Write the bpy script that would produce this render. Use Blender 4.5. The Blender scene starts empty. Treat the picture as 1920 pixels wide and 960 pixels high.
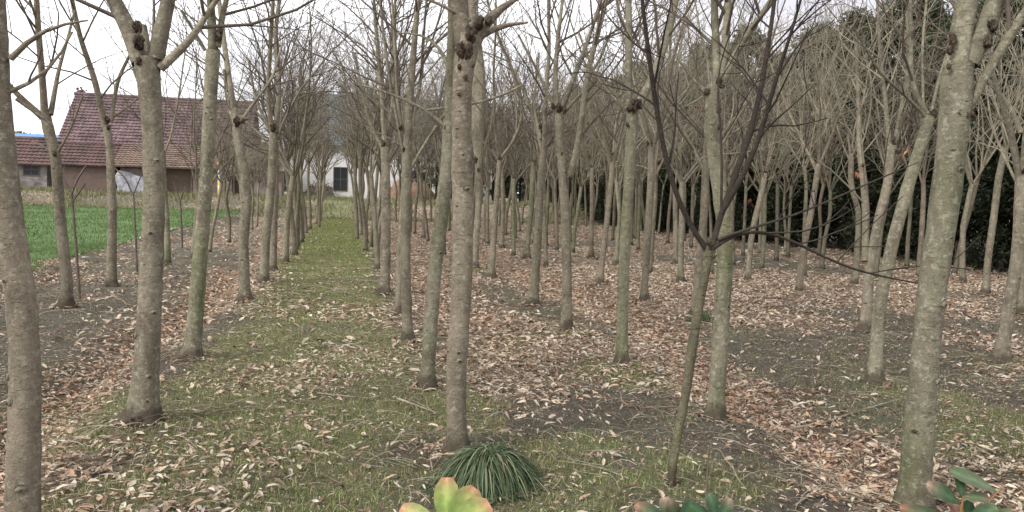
import bpy, math, random
import numpy as np
from mathutils import Matrix, Vector
S = bpy.context.scene
C = S.collection
R = math.radians
# ------------------------------------------------------------ camera
F = 1478.0; HC = 1.55
yaw, pitch, roll = R(12.134), R(-4.374), R(1.8)
fw = np.array([math.sin(yaw)*math.cos(pitch), math.cos(yaw)*math.cos(pitch), math.sin(pitch)])
r0 = np.array([math.cos(yaw), -math.sin(yaw), 0.0]); u0 = np.cross(r0, fw)
rt = r0*math.cos(roll)+u0*math.sin(roll); up = -r0*math.sin(roll)+u0*math.cos(roll)
CAM = np.array([0, 0, HC])
cam = bpy.data.cameras.new('camera'); co = bpy.data.objects.new('camera', cam); C.objects.link(co)
cam.sensor_width = 36; cam.lens = 36*F/1920; cam.clip_start = .05; cam.clip_end = 3000
co.matrix_world = Matrix(((rt[0], up[0], -fw[0], 0), (rt[1], up[1], -fw[1], 0), (rt[2], up[2], -fw[2], HC), (0, 0, 0, 1)))
S.camera = co
# ------------------------------------------------------------ world + sun (overcast)
SUN_EL, SUN_AZ = R(42), R(-118)
w = bpy.data.worlds.new('World'); S.world = w; w.use_nodes = True
nt = w.node_tree; nt.nodes.clear()
sky = nt.nodes.new('ShaderNodeTexSky'); sky.sky_type = 'NISHITA'; sky.sun_disc = False
sky.sun_elevation = SUN_EL; sky.sun_rotation = SUN_AZ
hs = nt.nodes.new('ShaderNodeHueSaturation'); hs.inputs['Saturation'].default_value = .25
mx = nt.nodes.new('ShaderNodeMix'); mx.data_type = 'RGBA'; mx.inputs[0].default_value = .85
mx.inputs[7].default_value = (9.3, 9.3, 9.6, 1)
bg = nt.nodes.new('ShaderNodeBackground'); bg.inputs[1].default_value = .115
wo = nt.nodes.new('ShaderNodeOutputWorld')
nt.links.new(sky.outputs[0], hs.inputs['Color']); nt.links.new(hs.outputs[0], mx.inputs[6])
wtc = nt.nodes.new('ShaderNodeTexCoord'); wmp = nt.nodes.new('ShaderNodeMapping'); wmp.inputs['Scale'].default_value = (1, 1, 3); wn = nt.nodes.new('ShaderNodeTexNoise'); wn.inputs['Scale'].default_value = 2.2; wn.inputs['Detail'].default_value = 5
wr = nt.nodes.new('ShaderNodeValToRGB'); wr.color_ramp.elements[0].position = .38; wr.color_ramp.elements[0].color = (.56, .555, .59, 1); wr.color_ramp.elements[1].position = .62; wr.color_ramp.elements[1].color = (1.15, 1.15, 1.15, 1)
wm = nt.nodes.new('ShaderNodeMix'); wm.data_type = 'RGBA'; wm.blend_type = 'MULTIPLY'; wm.inputs[0].default_value = 1
nt.links.new(wtc.outputs['Generated'], wmp.inputs[0]); nt.links.new(wmp.outputs[0], wn.inputs['Vector']); nt.links.new(wn.outputs['Fac'], wr.inputs[0]); nt.links.new(mx.outputs[2], wm.inputs[6]); nt.links.new(wr.outputs[0], wm.inputs[7])
nt.links.new(wm.outputs[2], bg.inputs[0]); nt.links.new(bg.outputs[0], wo.inputs[0])
sl = bpy.data.lights.new('sun', 'SUN'); sl.energy = 2.1; sl.angle = R(20); sl.color = (1, .96, .9)
so = bpy.data.objects.new('sun', sl); C.objects.link(so); so.rotation_euler = (math.pi/2-SUN_EL, 0, math.pi-SUN_AZ)
so.rotation_euler = (R(48), 0, R(-62))
S.view_settings.view_transform = 'Standard'; S.view_settings.look = 'None'; S.view_settings.gamma = 1
S.view_settings.exposure = .74
S.render.engine = 'CYCLES'
# ------------------------------------------------------------ noise / terrain
def _h(ix, iy, s):
    n = (ix.astype(np.int64)*374761393 + iy.astype(np.int64)*668265263 + s*974634777) & 0x7fffffff
    n = ((n ^ (n >> 13))*1274126177) & 0x7fffffff
    return ((n ^ (n >> 16)) & 0xffff)/65535.0
def vn(x, y, s=0):
    x = np.asarray(x, float); y = np.asarray(y, float)
    ix = np.floor(x); iy = np.floor(y); fx = x-ix; fy = y-iy
    fx = fx*fx*(3-2*fx); fy = fy*fy*(3-2*fy)
    a = _h(ix, iy, s); b = _h(ix+1, iy, s); c = _h(ix, iy+1, s); d = _h(ix+1, iy+1, s)
    return (a*(1-fx)+b*fx)*(1-fy)+(c*(1-fx)+d*fx)*fy
def fbm(x, y, s=0, o=4):
    v = 0; a = .5; t = 0
    for k in range(o):
        v = v+a*vn(np.asarray(x)*2**k, np.asarray(y)*2**k, s+k*17); t += a; a *= .5
    return v/t
def ss(a, b, x):
    t = np.clip((np.asarray(x, float)-a)/(b-a), 0, 1); return t*t*(3-2*t)
def furL(X, Y): return np.exp(-((X+1.9-.12*np.sin(Y*.7))/.30)**2)
def furR(X, Y): return np.exp(-((X-3.1-.8*ss(5, 9.5, Y)+.35*ss(10, 17, Y))/(.42+.25*ss(7, 12, Y)))**2)
def furM(X, Y): return np.exp(-((X-1.6-.2*np.sin(Y*.35))/.5)**2)*ss(6.5, 9.5, Y)
MOUNDS = []
def height(X, Y):
    X = np.asarray(X, float); Y = np.asarray(Y, float)
    near = 1-ss(40, 44, Y)
    z = (-.13*furL(X, Y)-.10*furR(X, Y)-.04*furM(X, Y))*near*(1-ss(14, 18, np.abs(X)))
    z = z+(.05*(fbm(X*.9, Y*.9, 3)-.5)+.025*(vn(X*4, Y*4, 9)-.5))*(1-ss(30, 60, Y))
    bank = ss(-4.4, -5.2, X)*(1-ss(42, 46, Y))
    z = z+bank*(.10+.2*ss(12, 45, Y))+.07*np.exp(-((X+4.75)/.3)**2)*near
    z = z+.95*ss(43.5, 48, Y)
    for (mx_, my_, mh) in MOUNDS:
        d2 = (X-mx_)**2+(Y-my_)**2
        z = z+mh*np.exp(-d2/.16)
    return z
def ray(px, py): return fw+rt*(px-960)/F-up*(py-480)/F
def ground(px, py):
    d = ray(px, py); z = 0.0
    for _ in range(12):
        t = (z-HC)/d[2]; p = CAM+d*t; z = float(height(p[0], p[1]))
    return np.array([p[0], p[1], z]), t
def at_depth(px, py, z): return CAM+ray(px, py)*z
def project(p):
    p = np.asarray(p)-CAM; z = p@fw; return 960+F*(p@rt)/z, 480-F*(p@up)/z
# ------------------------------------------------------------ mesh builder
class MB:
    def __init__(s): s.v = []; s.q = []; s.t = []; s.qm = []; s.tm = []; s.n = 0; s.c = []; s.hc = False
    def add(s, v, quads=None, tris=None, mat=0, col=None):
        v = np.asarray(v, np.float32).reshape(-1, 3)
        if quads is not None and len(quads):
            q = np.asarray(quads, np.int64).reshape(-1, 4)+s.n; s.q.append(q); s.qm.append(np.full(len(q), mat, np.int32))
        if tris is not None and len(tris):
            q = np.asarray(tris, np.int64).reshape(-1, 3)+s.n; s.t.append(q); s.tm.append(np.full(len(q), mat, np.int32))
        s.v.append(v); s.n += len(v)
        if col is not None:
            s.hc = True; s.c.append(np.broadcast_to(np.asarray(col, np.float32), (len(v), 3)))
        else: s.c.append(np.full((len(v), 3), .5, np.float32))
    def box(s, a, b, mat=0, col=None):
        (x0, y0, z0), (x1, y1, z1) = a, b
        v = [(x0, y0, z0), (x1, y0, z0), (x1, y1, z0), (x0, y1, z0), (x0, y0, z1), (x1, y0, z1), (x1, y1, z1), (x0, y1, z1)]
        s.add(v, [(0, 3, 2, 1), (4, 5, 6, 7), (0, 1, 5, 4), (1, 2, 6, 5), (2, 3, 7, 6), (3, 0, 4, 7)], mat=mat, col=col)
    def tube(s, pts, rad, n=6, mat=0, lump=None, cap=False):
        P = np.asarray(pts, float); m = len(P); rad = np.asarray(rad, float)
        T = np.gradient(P, axis=0); T /= (np.linalg.norm(T, axis=1)[:, None]+1e-12)
        a = np.array([1., 0, 0]) if abs(T[0][0]) < .8 else np.array([0, 1., 0])
        U = np.empty((m, 3)); u = a-T[0]*(a@T[0]); u /= np.linalg.norm(u); U[0] = u
        for i in range(1, m):
            u = u-T[i]*(u@T[i]); u /= np.linalg.norm(u); U[i] = u
        W = np.cross(T, U)
        ang = np.arange(n)*2*math.pi/n
        rr = rad[:, None]*np.ones(n)[None]
        if lump is not None: rr = rr*lump
        V = P[:, None]+rr[..., None]*(np.cos(ang)[None, :, None]*U[:, None]+np.sin(ang)[None, :, None]*W[:, None])
        i = np.arange(m-1)[:, None]*n; j = np.arange(n)[None]; jn = (j+1) % n
        q = np.stack([i+j, i+jn, i+n+jn, i+n+j], -1).reshape(-1, 4)
        v = V.reshape(-1, 3); tr = None
        if cap:
            v = np.vstack([v, P[-1:]+T[-1:]*rad[-1]*.4]); b = (m-1)*n
            tr = [(b+k, b+(k+1) % n, m*n) for k in range(n)]
        s.add(v, q, tr, mat=mat)
    def blob(s, c, r, mat=0, seed=0, rough=.2, nu=8, nv=5, col=None, rot=None):
        rg = np.random.RandomState(seed)
        V = []
        for i in range(nv+1):
            th = math.pi*i/nv
            for j in range(nu):
                ph = 2*math.pi*j/nu
                k = 1+rough*(rg.rand()-.5)*2*(0 if i in (0, nv) else 1)
                V.append((math.sin(th)*math.cos(ph)*r[0]*k, math.sin(th)*math.sin(ph)*r[1]*k, math.cos(th)*r[2]*k))
        V = np.array(V)
        if rot is not None: V = V@np.array(rot).T
        q = [(i*nu+j, (i+1)*nu+j, (i+1)*nu+(j+1) % nu, i*nu+(j+1) % nu) for i in range(nv) for j in range(nu)]
        s.add(V+np.array(c), q, mat=mat, col=col)
    def build(s, name, mats, parent=None, loc=None, smooth=True):
        me = bpy.data.meshes.new(name)
        if not s.v: s.add([(0, 0, 0), (0, 0, .001), (0, .001, 0)], tris=[(0, 1, 2)])
        V = np.vstack(s.v); me.vertices.add(len(V)); me.vertices.foreach_set('co', V.ravel())
        lp = []; st = []; mi = []; tot = 0
        if s.q:
            q = np.vstack(s.q); lp.append(q.ravel()); st.append(np.arange(len(q))*4); tot = len(q)*4; mi.append(np.concatenate(s.qm))
        if s.t:
            t = np.vstack(s.t); lp.append(t.ravel()); st.append(tot+np.arange(len(t))*3); mi.append(np.concatenate(s.tm))
        lp = np.concatenate(lp); st = np.concatenate(st); mi = np.concatenate(mi)
        me.loops.add(len(lp)); me.loops.foreach_set('vertex_index', lp.astype(np.int32))
        me.polygons.add(len(st)); me.polygons.foreach_set('loop_start', st.astype(np.int32))
        me.polygons.foreach_set('material_index', mi)
        me.polygons.foreach_set('use_smooth', np.full(len(st), smooth))
        for m in (mats if isinstance(mats, (list, tuple)) else [mats]): me.materials.append(m)
        if s.hc:
            at = me.attributes.new('tint', 'FLOAT_COLOR', 'POINT')
            c = np.ones((len(V), 4), np.float32); c[:, :3] = np.vstack(s.c); at.data.foreach_set('color', c.ravel())
        me.update(calc_edges=True); me.validate()
        o = bpy.data.objects.new(name, me); C.objects.link(o)
        if parent: o.parent = parent
        if loc is not None: o.location = loc
        return o
def empty(name, loc=(0, 0, 0), rz=0):
    o = bpy.data.objects.new(name, None); C.objects.link(o); o.location = loc; o.rotation_euler = (0, 0, rz); o.empty_display_size = .2
    return o
def tag(o, label=None, cat=None, group=None, kind=None):
    if label: o['label'] = label
    if cat: o['category'] = cat
    if group: o['group'] = group
    if kind: o['kind'] = kind
    return o
# ------------------------------------------------------------ materials
class NT:
    def __init__(s, name, rough=.85):
        s.m = bpy.data.materials.new(name); s.m.use_nodes = True; s.t = s.m.node_tree
        s.b = s.t.nodes['Principled BSDF']; s.b.inputs['Roughness'].default_value = rough
        s.b.inputs['Specular IOR Level'].default_value = .25
    def n(s, ty, **k):
        x = s.t.nodes.new(ty)
        for a, v in k.items(): setattr(x, a, v)
        return x
    def l(s, a, b): s.t.links.new(a, b)
    def noise(s, vec, scale, detail=4, rough=.6, dist=0):
        x = s.n('ShaderNodeTexNoise'); x.inputs['Scale'].default_value = scale; x.inputs['Detail'].default_value = detail
        x.inputs['Roughness'].default_value = rough; x.inputs['Distortion'].default_value = dist
        if vec is not None: s.l(vec, x.inputs['Vector'])
        return x.outputs['Fac']
    def ramp(s, f, a, b, ca=(0, 0, 0, 1), cb=(1, 1, 1, 1)):
        x = s.n('ShaderNodeValToRGB'); e = x.color_ramp.elements
        e[0].position = a; e[1].position = b; e[0].color = ca; e[1].color = cb; s.l(f, x.inputs[0]); return x.outputs[0]
    def mix(s, f, a, b, mode='MIX'):
        x = s.n('ShaderNodeMix', data_type='RGBA', blend_type=mode)
        for v, i in ((f, 0), (a, 6), (b, 7)):
            if hasattr(v, 'default_value') or hasattr(v, 'is_linked'): s.l(v, x.inputs[i])
            elif i == 0: x.inputs[0].default_value = v
            else: x.inputs[i].default_value = (*v[:3], 1)
        return x.outputs[2]
    def math(s, op, a, b=0.0):
        x = s.n('ShaderNodeMath', operation=op)
        for v, i in ((a, 0), (b, 1)):
            if hasattr(v, 'is_linked'): s.l(v, x.inputs[i])
            else: x.inputs[i].default_value = v
        return x.outputs[0]
    def coord(s, scale=(1, 1, 1), rnd=False, kind='Object'):
        tc = s.n('ShaderNodeTexCoord'); mp = s.n('ShaderNodeMapping'); mp.inputs['Scale'].default_value = scale
        v = tc.outputs[kind]
        if rnd:
            oi = s.n('ShaderNodeObjectInfo'); ad = s.n('ShaderNodeVectorMath', operation='ADD')
            mu = s.math('MULTIPLY', oi.outputs['Random'], 37.0)
            s.l(v, ad.inputs[0]); s.l(mu, ad.inputs[1]); v = ad.outputs[0]
        s.l(v, mp.inputs['Vector']); return mp.outputs[0]
    def bump(s, f, st=.3, dist=.01, prev=None):
        x = s.n('ShaderNodeBump'); x.inputs['Strength'].default_value = st; x.inputs['Distance'].default_value = dist
        s.l(f, x.inputs['Height'])
        if prev: s.l(prev, x.inputs['Normal'])
        s.l(x.outputs[0], s.b.inputs['Normal']); return x.outputs[0]
    def col(s, c):
        if hasattr(c, 'is_linked'): s.l(c, s.b.inputs['Base Color'])
        else: s.b.inputs['Base Color'].default_value = (*c[:3], 1)
def bark(name, a, b, lichen, algae, al_amt=.5, darkc=(.07, .055, .042)):
    m = NT(name, .9)
    v = m.coord(rnd=True); vz = m.coord((1, 1, .35), rnd=True); vl = m.coord((17, 17, 75), rnd=True)
    c = m.mix(m.ramp(m.noise(vz, 5, 6, .7), .32, .68), a, b)
    c = m.mix(m.math('MULTIPLY', m.ramp(m.noise(v, 26, 6, .8), .52, .62), .7), c, lichen)
    c = m.mix(m.math('MULTIPLY', m.ramp(m.noise(v, 6, 5, .8), .52, .60), .45), c, darkc)
    tcz = m.n('ShaderNodeTexCoord'); sz = m.n('ShaderNodeSeparateXYZ'); m.l(tcz.outputs['Object'], sz.inputs[0])
    al_amt = m.math('MULTIPLY', m.ramp(m.math('MULTIPLY', sz.outputs[2], .4), .45, .85, (1, 1, 1, 1), (.12, .12, .12, 1)), al_amt)
    c = m.mix(m.math('MULTIPLY', m.math('MULTIPLY', m.ramp(m.noise(vz, 1.9, 4, .6), .44, .60), m.ramp(m.noise(v, 22, 5, .8), .38, .58)), al_amt), c, algae)
    c = m.mix(m.math('MULTIPLY', m.ramp(m.noise(v, 46, 3, .8), .56, .70), .55), c, darkc)
    lz = m.ramp(m.noise(vl, 1.0, 3, .6), .60, .68)
    c = m.mix(m.math('MULTIPLY', lz, m.math('MULTIPLY', m.ramp(m.noise(v, 2.2, 2), .45, .6), .5)), c, darkc)
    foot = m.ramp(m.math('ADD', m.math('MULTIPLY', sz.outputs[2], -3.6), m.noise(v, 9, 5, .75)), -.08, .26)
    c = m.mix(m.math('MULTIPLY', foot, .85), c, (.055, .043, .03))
    oi = m.n('ShaderNodeObjectInfo'); hsv = m.n('ShaderNodeHueSaturation')
    m.l(m.math('ADD', m.math('MULTIPLY', oi.outputs['Random'], .35), .82), hsv.inputs['Value']); m.l(c, hsv.inputs['Color'])
    m.col(hsv.outputs[0])
    h = m.math('ADD', m.noise(v, 60, 4, .7), m.math('MULTIPLY', lz, -.35))
    m.bump(h, .9, .009)
    return m.m
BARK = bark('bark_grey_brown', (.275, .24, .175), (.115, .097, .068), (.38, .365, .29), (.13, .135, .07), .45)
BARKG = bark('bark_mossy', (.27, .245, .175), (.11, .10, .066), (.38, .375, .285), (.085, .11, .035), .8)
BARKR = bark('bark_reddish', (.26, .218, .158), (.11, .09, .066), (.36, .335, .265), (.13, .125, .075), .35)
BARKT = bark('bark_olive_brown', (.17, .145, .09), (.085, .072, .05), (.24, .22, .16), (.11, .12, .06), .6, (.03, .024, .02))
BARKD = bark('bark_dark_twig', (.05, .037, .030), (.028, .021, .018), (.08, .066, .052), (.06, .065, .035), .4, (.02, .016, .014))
def simple(name, a, b, sc=8, rough=.85, bump=.2, bs=None, trans=0):
    m = NT(name, rough); v = m.coord(rnd=True)
    m.col(m.mix(m.ramp(m.noise(v, sc, 5, .65), .35, .65), a, b)); m.bump(m.noise(v, (bs or sc*4), 4, .7), bump, .01); return m.m
TWIG = simple('twig_bark', (.15, .122, .095), (.08, .063, .05), 6)
TWIGP = simple('twig_bark_pale', (.31, .28, .21), (.17, .148, .108), 6)
SCAR = simple('pruned_scar_wood', (.028, .019, .015), (.12, .09, .062), 22, .95, 1.0, 60)
def tinted(name, rough=.8, trans=.0, var=.25, sc=40):
    m = NT(name, rough); a = m.n('ShaderNodeAttribute', attribute_name='tint'); v = m.coord()
    nz = m.math('ADD', m.math('MULTIPLY', m.noise(v, sc, 3), var*2), 1-var)
    x = m.n('ShaderNodeVectorMath', operation='SCALE'); m.l(a.outputs['Color'], x.inputs[0]); m.l(nz, x.inputs['Scale'])
    m.col(x.outputs[0])
    if trans:
        tr = m.n('ShaderNodeBsdfTranslucent'); m.l(x.outputs[0], tr.inputs[0]); ms = m.n('ShaderNodeMixShader'); ms.inputs[0].default_value = trans
        out = m.t.nodes['Material Output']; m.l(m.b.outputs[0], ms.inputs[1]); m.l(tr.outputs[0], ms.inputs[2]); m.l(ms.outputs[0], out.inputs[0])
    return m.m
LEAF = tinted('dry_leaf', .75, .15); GRASS = tinted('grass_blade', .7, .2, .15, 6); TWL = tinted('dead_twig', .9, 0)
FRESH = tinted('glossy_leaf', .5, .2, .42, 110); EVER = tinted('evergreen_leaf', .75, .08, .2, 3)
# ------------------------------------------------------------ ground masks
def m_litter(X, Y):
    n = fbm(X*.8, Y*.8, 21); n2 = fbm(X*.35+9, Y*.35, 33)
    a = .10+.5*ss(.38, .62, n)+.75*furL(X, Y)+.95*furR(X, Y)+.85*furM(X, Y)
    a = a+.65*ss(6, 10, Y)*ss(.6, 1.5, X)*ss(.38, .55, n2)
    a = a+.45*ss(9, 14, Y)*ss(3.5, 5, X)*ss(.4, .55, n2)
    a = a-.42*np.exp(-((X-5.0)/1.0)**2-((Y-6.8)/1.8)**2)
    a = a*(1-.6*ss(-1.2, -.8, X)*ss(.7, .3, X)*ss(9, 15, Y))*(1-.0*ss(-1.2, -.8, X)*ss(.7, .3, X)*ss(6, 9, Y))
    for (sx_, sy_, rx_, ry_, k_) in SOIL: a = a-k_*np.exp(-(((X-sx_)/rx_)**2+((Y-sy_)/ry_)**2)**1.5)*(.75+.5*n)
    a = a-.12*m_grass(X, Y)
    for (tx_, ty_) in TPOS: r_ = np.hypot(X-tx_, Y-ty_); a = a-.30*np.exp(-r_**2/.22)+.9*np.exp(-((r_-.12)/.06)**2)
    return np.clip(a, .05, 1)
def m_grass(X, Y):
    n = fbm(X*1.3+5, Y*1.3, 51); n2 = fbm(X*.5, Y*.5, 61)
    path = ss(-1.45, -1.0, X)*ss(.85, .35, X)*ss(3.2, 7, Y)
    g = path*(.22+.2*ss(5, 11, Y)+.6*ss(.38, .55, n2)+.4*ss(12, 20, Y))
    g = g+.6*ss(.55, .68, n)*ss(3.2, 2.2, X)*ss(-3, -1.7, X)*ss(12, 8, Y)
    g = g+.8*np.exp(-((X-.3)/.45)**2-((Y-8.2)/.7)**2)+.7*np.exp(-((X-4.6)/1.2)**2-((Y-4.3)/.8)**2)*ss(.35, .6, n)
    g = g+.28*np.exp(-((X-2.5)/.9)**2-((Y-4.5)/.6)**2)*ss(.36, .56, n)+.5*np.exp(-((X+1.1)/.7)**2-((Y-4.6)/.8)**2)*ss(.36, .56, n)+.45*ss(.42, .6, n)*ss(-2.6, -1.9, X)*ss(1.2, .4, X)*ss(6.5, 5, Y)+.35*ss(.45, .6, n)*np.exp(-((X-4.6)/1.4)**2-((Y-7)/2)**2)
    for x_, y_, a_ in GTUFT: g = g+a_*np.exp(-((X-x_)**2+(Y-y_)**2)/.16)*ss(.3, .5, n)
    return np.clip(g, 0, 1)
TPOS = []
SOIL = [(4.5, 7.3, 1.0, 1.5, .75), (2.6, 4.7, .7, .7, .6), (1.7, 4.9, .7, .6, .35), (-.75, 8.7, .6, 1.1, .6), (-.95, 5.7, .55, .5, .55), (.3, 5.9, .5, .4, .5), (-2.9, 8.5, .55, 2.0, .55), (-3.4, 12, .8, 2.5, .4), (5.4, 4.9, .8, .8, .4), (7, 10.5, 1.4, 1.2, .45), (9.5, 9.5, 2.0, 1.5, .45), (-.3, 12.3, .6, 1.2, .3), (1.2, 13, .8, 1.6, .35)]
GTUFT = [(2.4, 6.5, 1), (2.8, 6.6, .8), (2.3, 4.8, .9), (3.0, 4.6, .6), (-1.6, 3.1, 1), (-.5, 3.0, .7), (-1.9, 4.3, .5), (5.0, 4.5, .8), (4.7, 5.6, .6), (6.7, 6.4, 1), (.6, 7.6, 1), (.3, 7.9, 1), (2.51, 6.74, 1), (2.65, 6.6, .8), (2.55, 4.85, 1), (2.75, 4.75, .8), (-1.25, 5.2, .5), (-1.1, 4.9, .7), (2.5, 8.5, .8), (6.5, 6.5, 1), (.1, 7.8, 1), (-.1, 3.9, .7),
         (2.6, 16, 1.3), (-.9, 4.2, .6), (0, 4.6, .5), (4.6, 9.6, .7), (.95, 4.05, 1)]
# ------------------------------------------------------------ trunk positions (traced from the photo)
def PP(base, pts, depth=None, wob=0, seed=0):
    """pixel trace -> world polyline standing at the tree's own ground point"""
    g, d = ground(*base)
    rg = np.random.RandomState(seed+7)
    out = [at_depth(x, y, d) for x, y, _ in pts]; rad = [w_/2/F*d*.93 for _, _, w_ in pts]
    return g, d, np.array(out), np.array(rad)
def resample(P, r, step):
    P = np.asarray(P, float); L = np.r_[0, np.cumsum(np.linalg.norm(np.diff(P, axis=0), axis=1))]
    n = max(3, int(L[-1]/step)+1); t = np.linspace(0, L[-1], n)
    # smooth (Catmull-like) by interpolating then filtering
    Q = np.stack([np.interp(t, L, P[:, k]) for k in range(3)], 1); rr = np.interp(t, L, r)
    for _ in range(3):
        Q[1:-1] = .25*Q[:-2]+.5*Q[1:-1]+.25*Q[2:]; rr[1:-1] = .25*rr[:-2]+.5*rr[1:-1]+.25*rr[2:]
    return Q, rr
def norm(v): return v/(np.linalg.norm(v)+1e-12)
def path(p, d, L, n, upt, curl, rg):
    pts = [p]; d = norm(d); s = L/n; bend = rg.normal(0, 1, 3)*curl
    for i in range(n):
        d = norm(d+np.array([0, 0, upt])*s+bend*s+rg.normal(0, .07, 3)); p = p+d*s; pts.append(p)
    return np.array(pts)
def sidedir(T, rg, lo=30, hi=55):
    a = R(rg.uniform(lo, hi)); v = rg.normal(0, 1, 3); v = norm(v-T*(v@T)); return norm(T*math.cos(a)+v*math.sin(a))
def twigs(mb, P, r, rg, level, dens, mat=1, t0=.15, lmax=1.6, rmin=.0034):
    """side shoots along a polyline"""
    L = float(np.sum(np.linalg.norm(np.diff(P, axis=0), axis=1)))
    n = int(L*dens*rg.uniform(.8, 1.2)); m = len(P)
    for k in range(n):
        t = t0+(1-t0)*(k+rg.rand())/max(n, 1); f = t*(m-1); i = min(int(f), m-2); a = f-i
        p = P[i]*(1-a)+P[i+1]*a; T = norm(P[i+1]-P[i]); rr = r[i]*(1-a)+r[i+1]*a
        l = min(lmax, (.38+.5*rg.rand())*L*(1.05-.6*t))*(1 if level == 2 else .8)
        if l < .1: continue
        d = sidedir(T, rg)
        if d[2] < -.1: d[2] *= -.5; d = norm(d)
        ns = 5 if level == 2 else 3
        Q = path(p, d, l, ns, .35, .35, rg)
        ra = max(rmin, min(rr*.6, .0032+.0068*l)); qr = np.linspace(ra, rmin*.8, ns+1)
        mb.tube(Q, qr, 4 if level == 2 else 3, mat)
        if level == 2: twigs(mb, Q, qr, rg, 3, dens*1.25, mat, .12, lmax*.42, rmin)
def make_limb(mb, P, r, rg, dens=3.2, mat=0, tm=1, step=.12, sides=7, extend=0, t0=.15, lmax=1.6):
    P, r = resample(P, r, step)
    if extend > 0:
        n = int(extend/.3)+2; d = norm(P[-1]-P[-2])
        E_ = path(P[-1], d, extend, n, .25, .12, rg); P = np.vstack([P, E_[1:]]); r = np.r_[r, np.linspace(r[-1], .005, n+1)[1:]]
    mb.tube(P, r, sides, mat)
    twigs(mb, P, r, rg, 2, dens, tm, t0, lmax)
def trunk_mesh(mb, P, r, rg, flare=.35, sides=14, knots=4, step=.05, ground_z=0, mat=0, scarm=1):
    P = np.array(P); P[0, 2] = min(P[0, 2], ground_z)-.06
    P, r = resample(P, r, step); h = P[:, 2]-ground_z
    n = sides; m = len(P)
    r = r*(1+1.35*flare*np.exp(-np.clip(h, 0, 9)/.06))
    ang = np.arange(n)*2*math.pi/n; ph = rg.rand(4)*6.28
    lob = np.cos(ang[None]*3+ph[0])*.5+np.cos(ang[None]*5+ph[1])*.5
    lump = 1+.26*lob*np.exp(-np.clip(h, 0, 9)/.09)[:, None]
    lump = lump+.03*np.cos(ang[None]*2+ph[2]+h[:, None]*1.7)+.025*(rg.rand(m, 1)-.5)*2+.015*(rg.rand(m, n)-.5)*2
    for k in range(3): # swellings
        hh = rg.uniform(.4, max(.6, h[-1])); lump = lump+.06*np.exp(-((h-hh)/.05)**2)[:, None]
    mb.tube(P, r, n, mat, lump)
    for k in range(knots):
        i = int(rg.uniform(.1, .95)*(m-2)); a = R(-100)+rg.uniform(-1.35, 1.35)
        # favour the side that faces the camera a little
        o = np.array([math.cos(a), math.sin(a), 0]); c = P[i]+o*r[i]*.96; s = r[i]*rg.uniform(.14, .36)
        rot = np.array([[math.cos(a), -math.sin(a), 0], [math.sin(a), math.cos(a), 0], [0, 0, 1]])
        mb.blob(c, (s*.45, s*1.15, s*.8), mat, rg.randint(9999), .15, rot=rot)
        tq = np.linspace(0, 6.283, 11); tx_ = np.array([-math.sin(a), math.cos(a), 0]); er = s*1.25
        if k % 2 == 0: mb.tube(c+tx_[None]*np.cos(tq)[:, None]*er*1.05+np.array([0, 0, 1.])[None]*np.sin(tq)[:, None]*er*1.1-o[None]*(np.cos(tq)**2)[:, None]*er*er/(2*r[i])+o*s*.03, [s*.13]*11, 5, mat)
        mb.blob(c+o*s*.28, (s*.3, s*.6, s*.38), scarm, rg.randint(9999), .35, rot=rot)
    return P, r
def head_scar(mb, c, s, rg, mat=0, n=6):
    mb.blob(c, (s*.40, s*.36, s*.62), mat, rg.randint(9999), .55, 11, 8)
    for k in range(n+6):
        o = norm(rg.normal(0, 1, 3))*s*rg.uniform(.15, .5)*np.array([1, 1, 1.5]); q = s*rg.uniform(.07, .24)
        mb.blob(c+o, (q, q*rg.uniform(.6, 1.1), q*rg.uniform(.8, 2.4)), mat, rg.randint(9999), .7, 6, 5)
TREES = []   # (root, X, Y, traced?)
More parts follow.
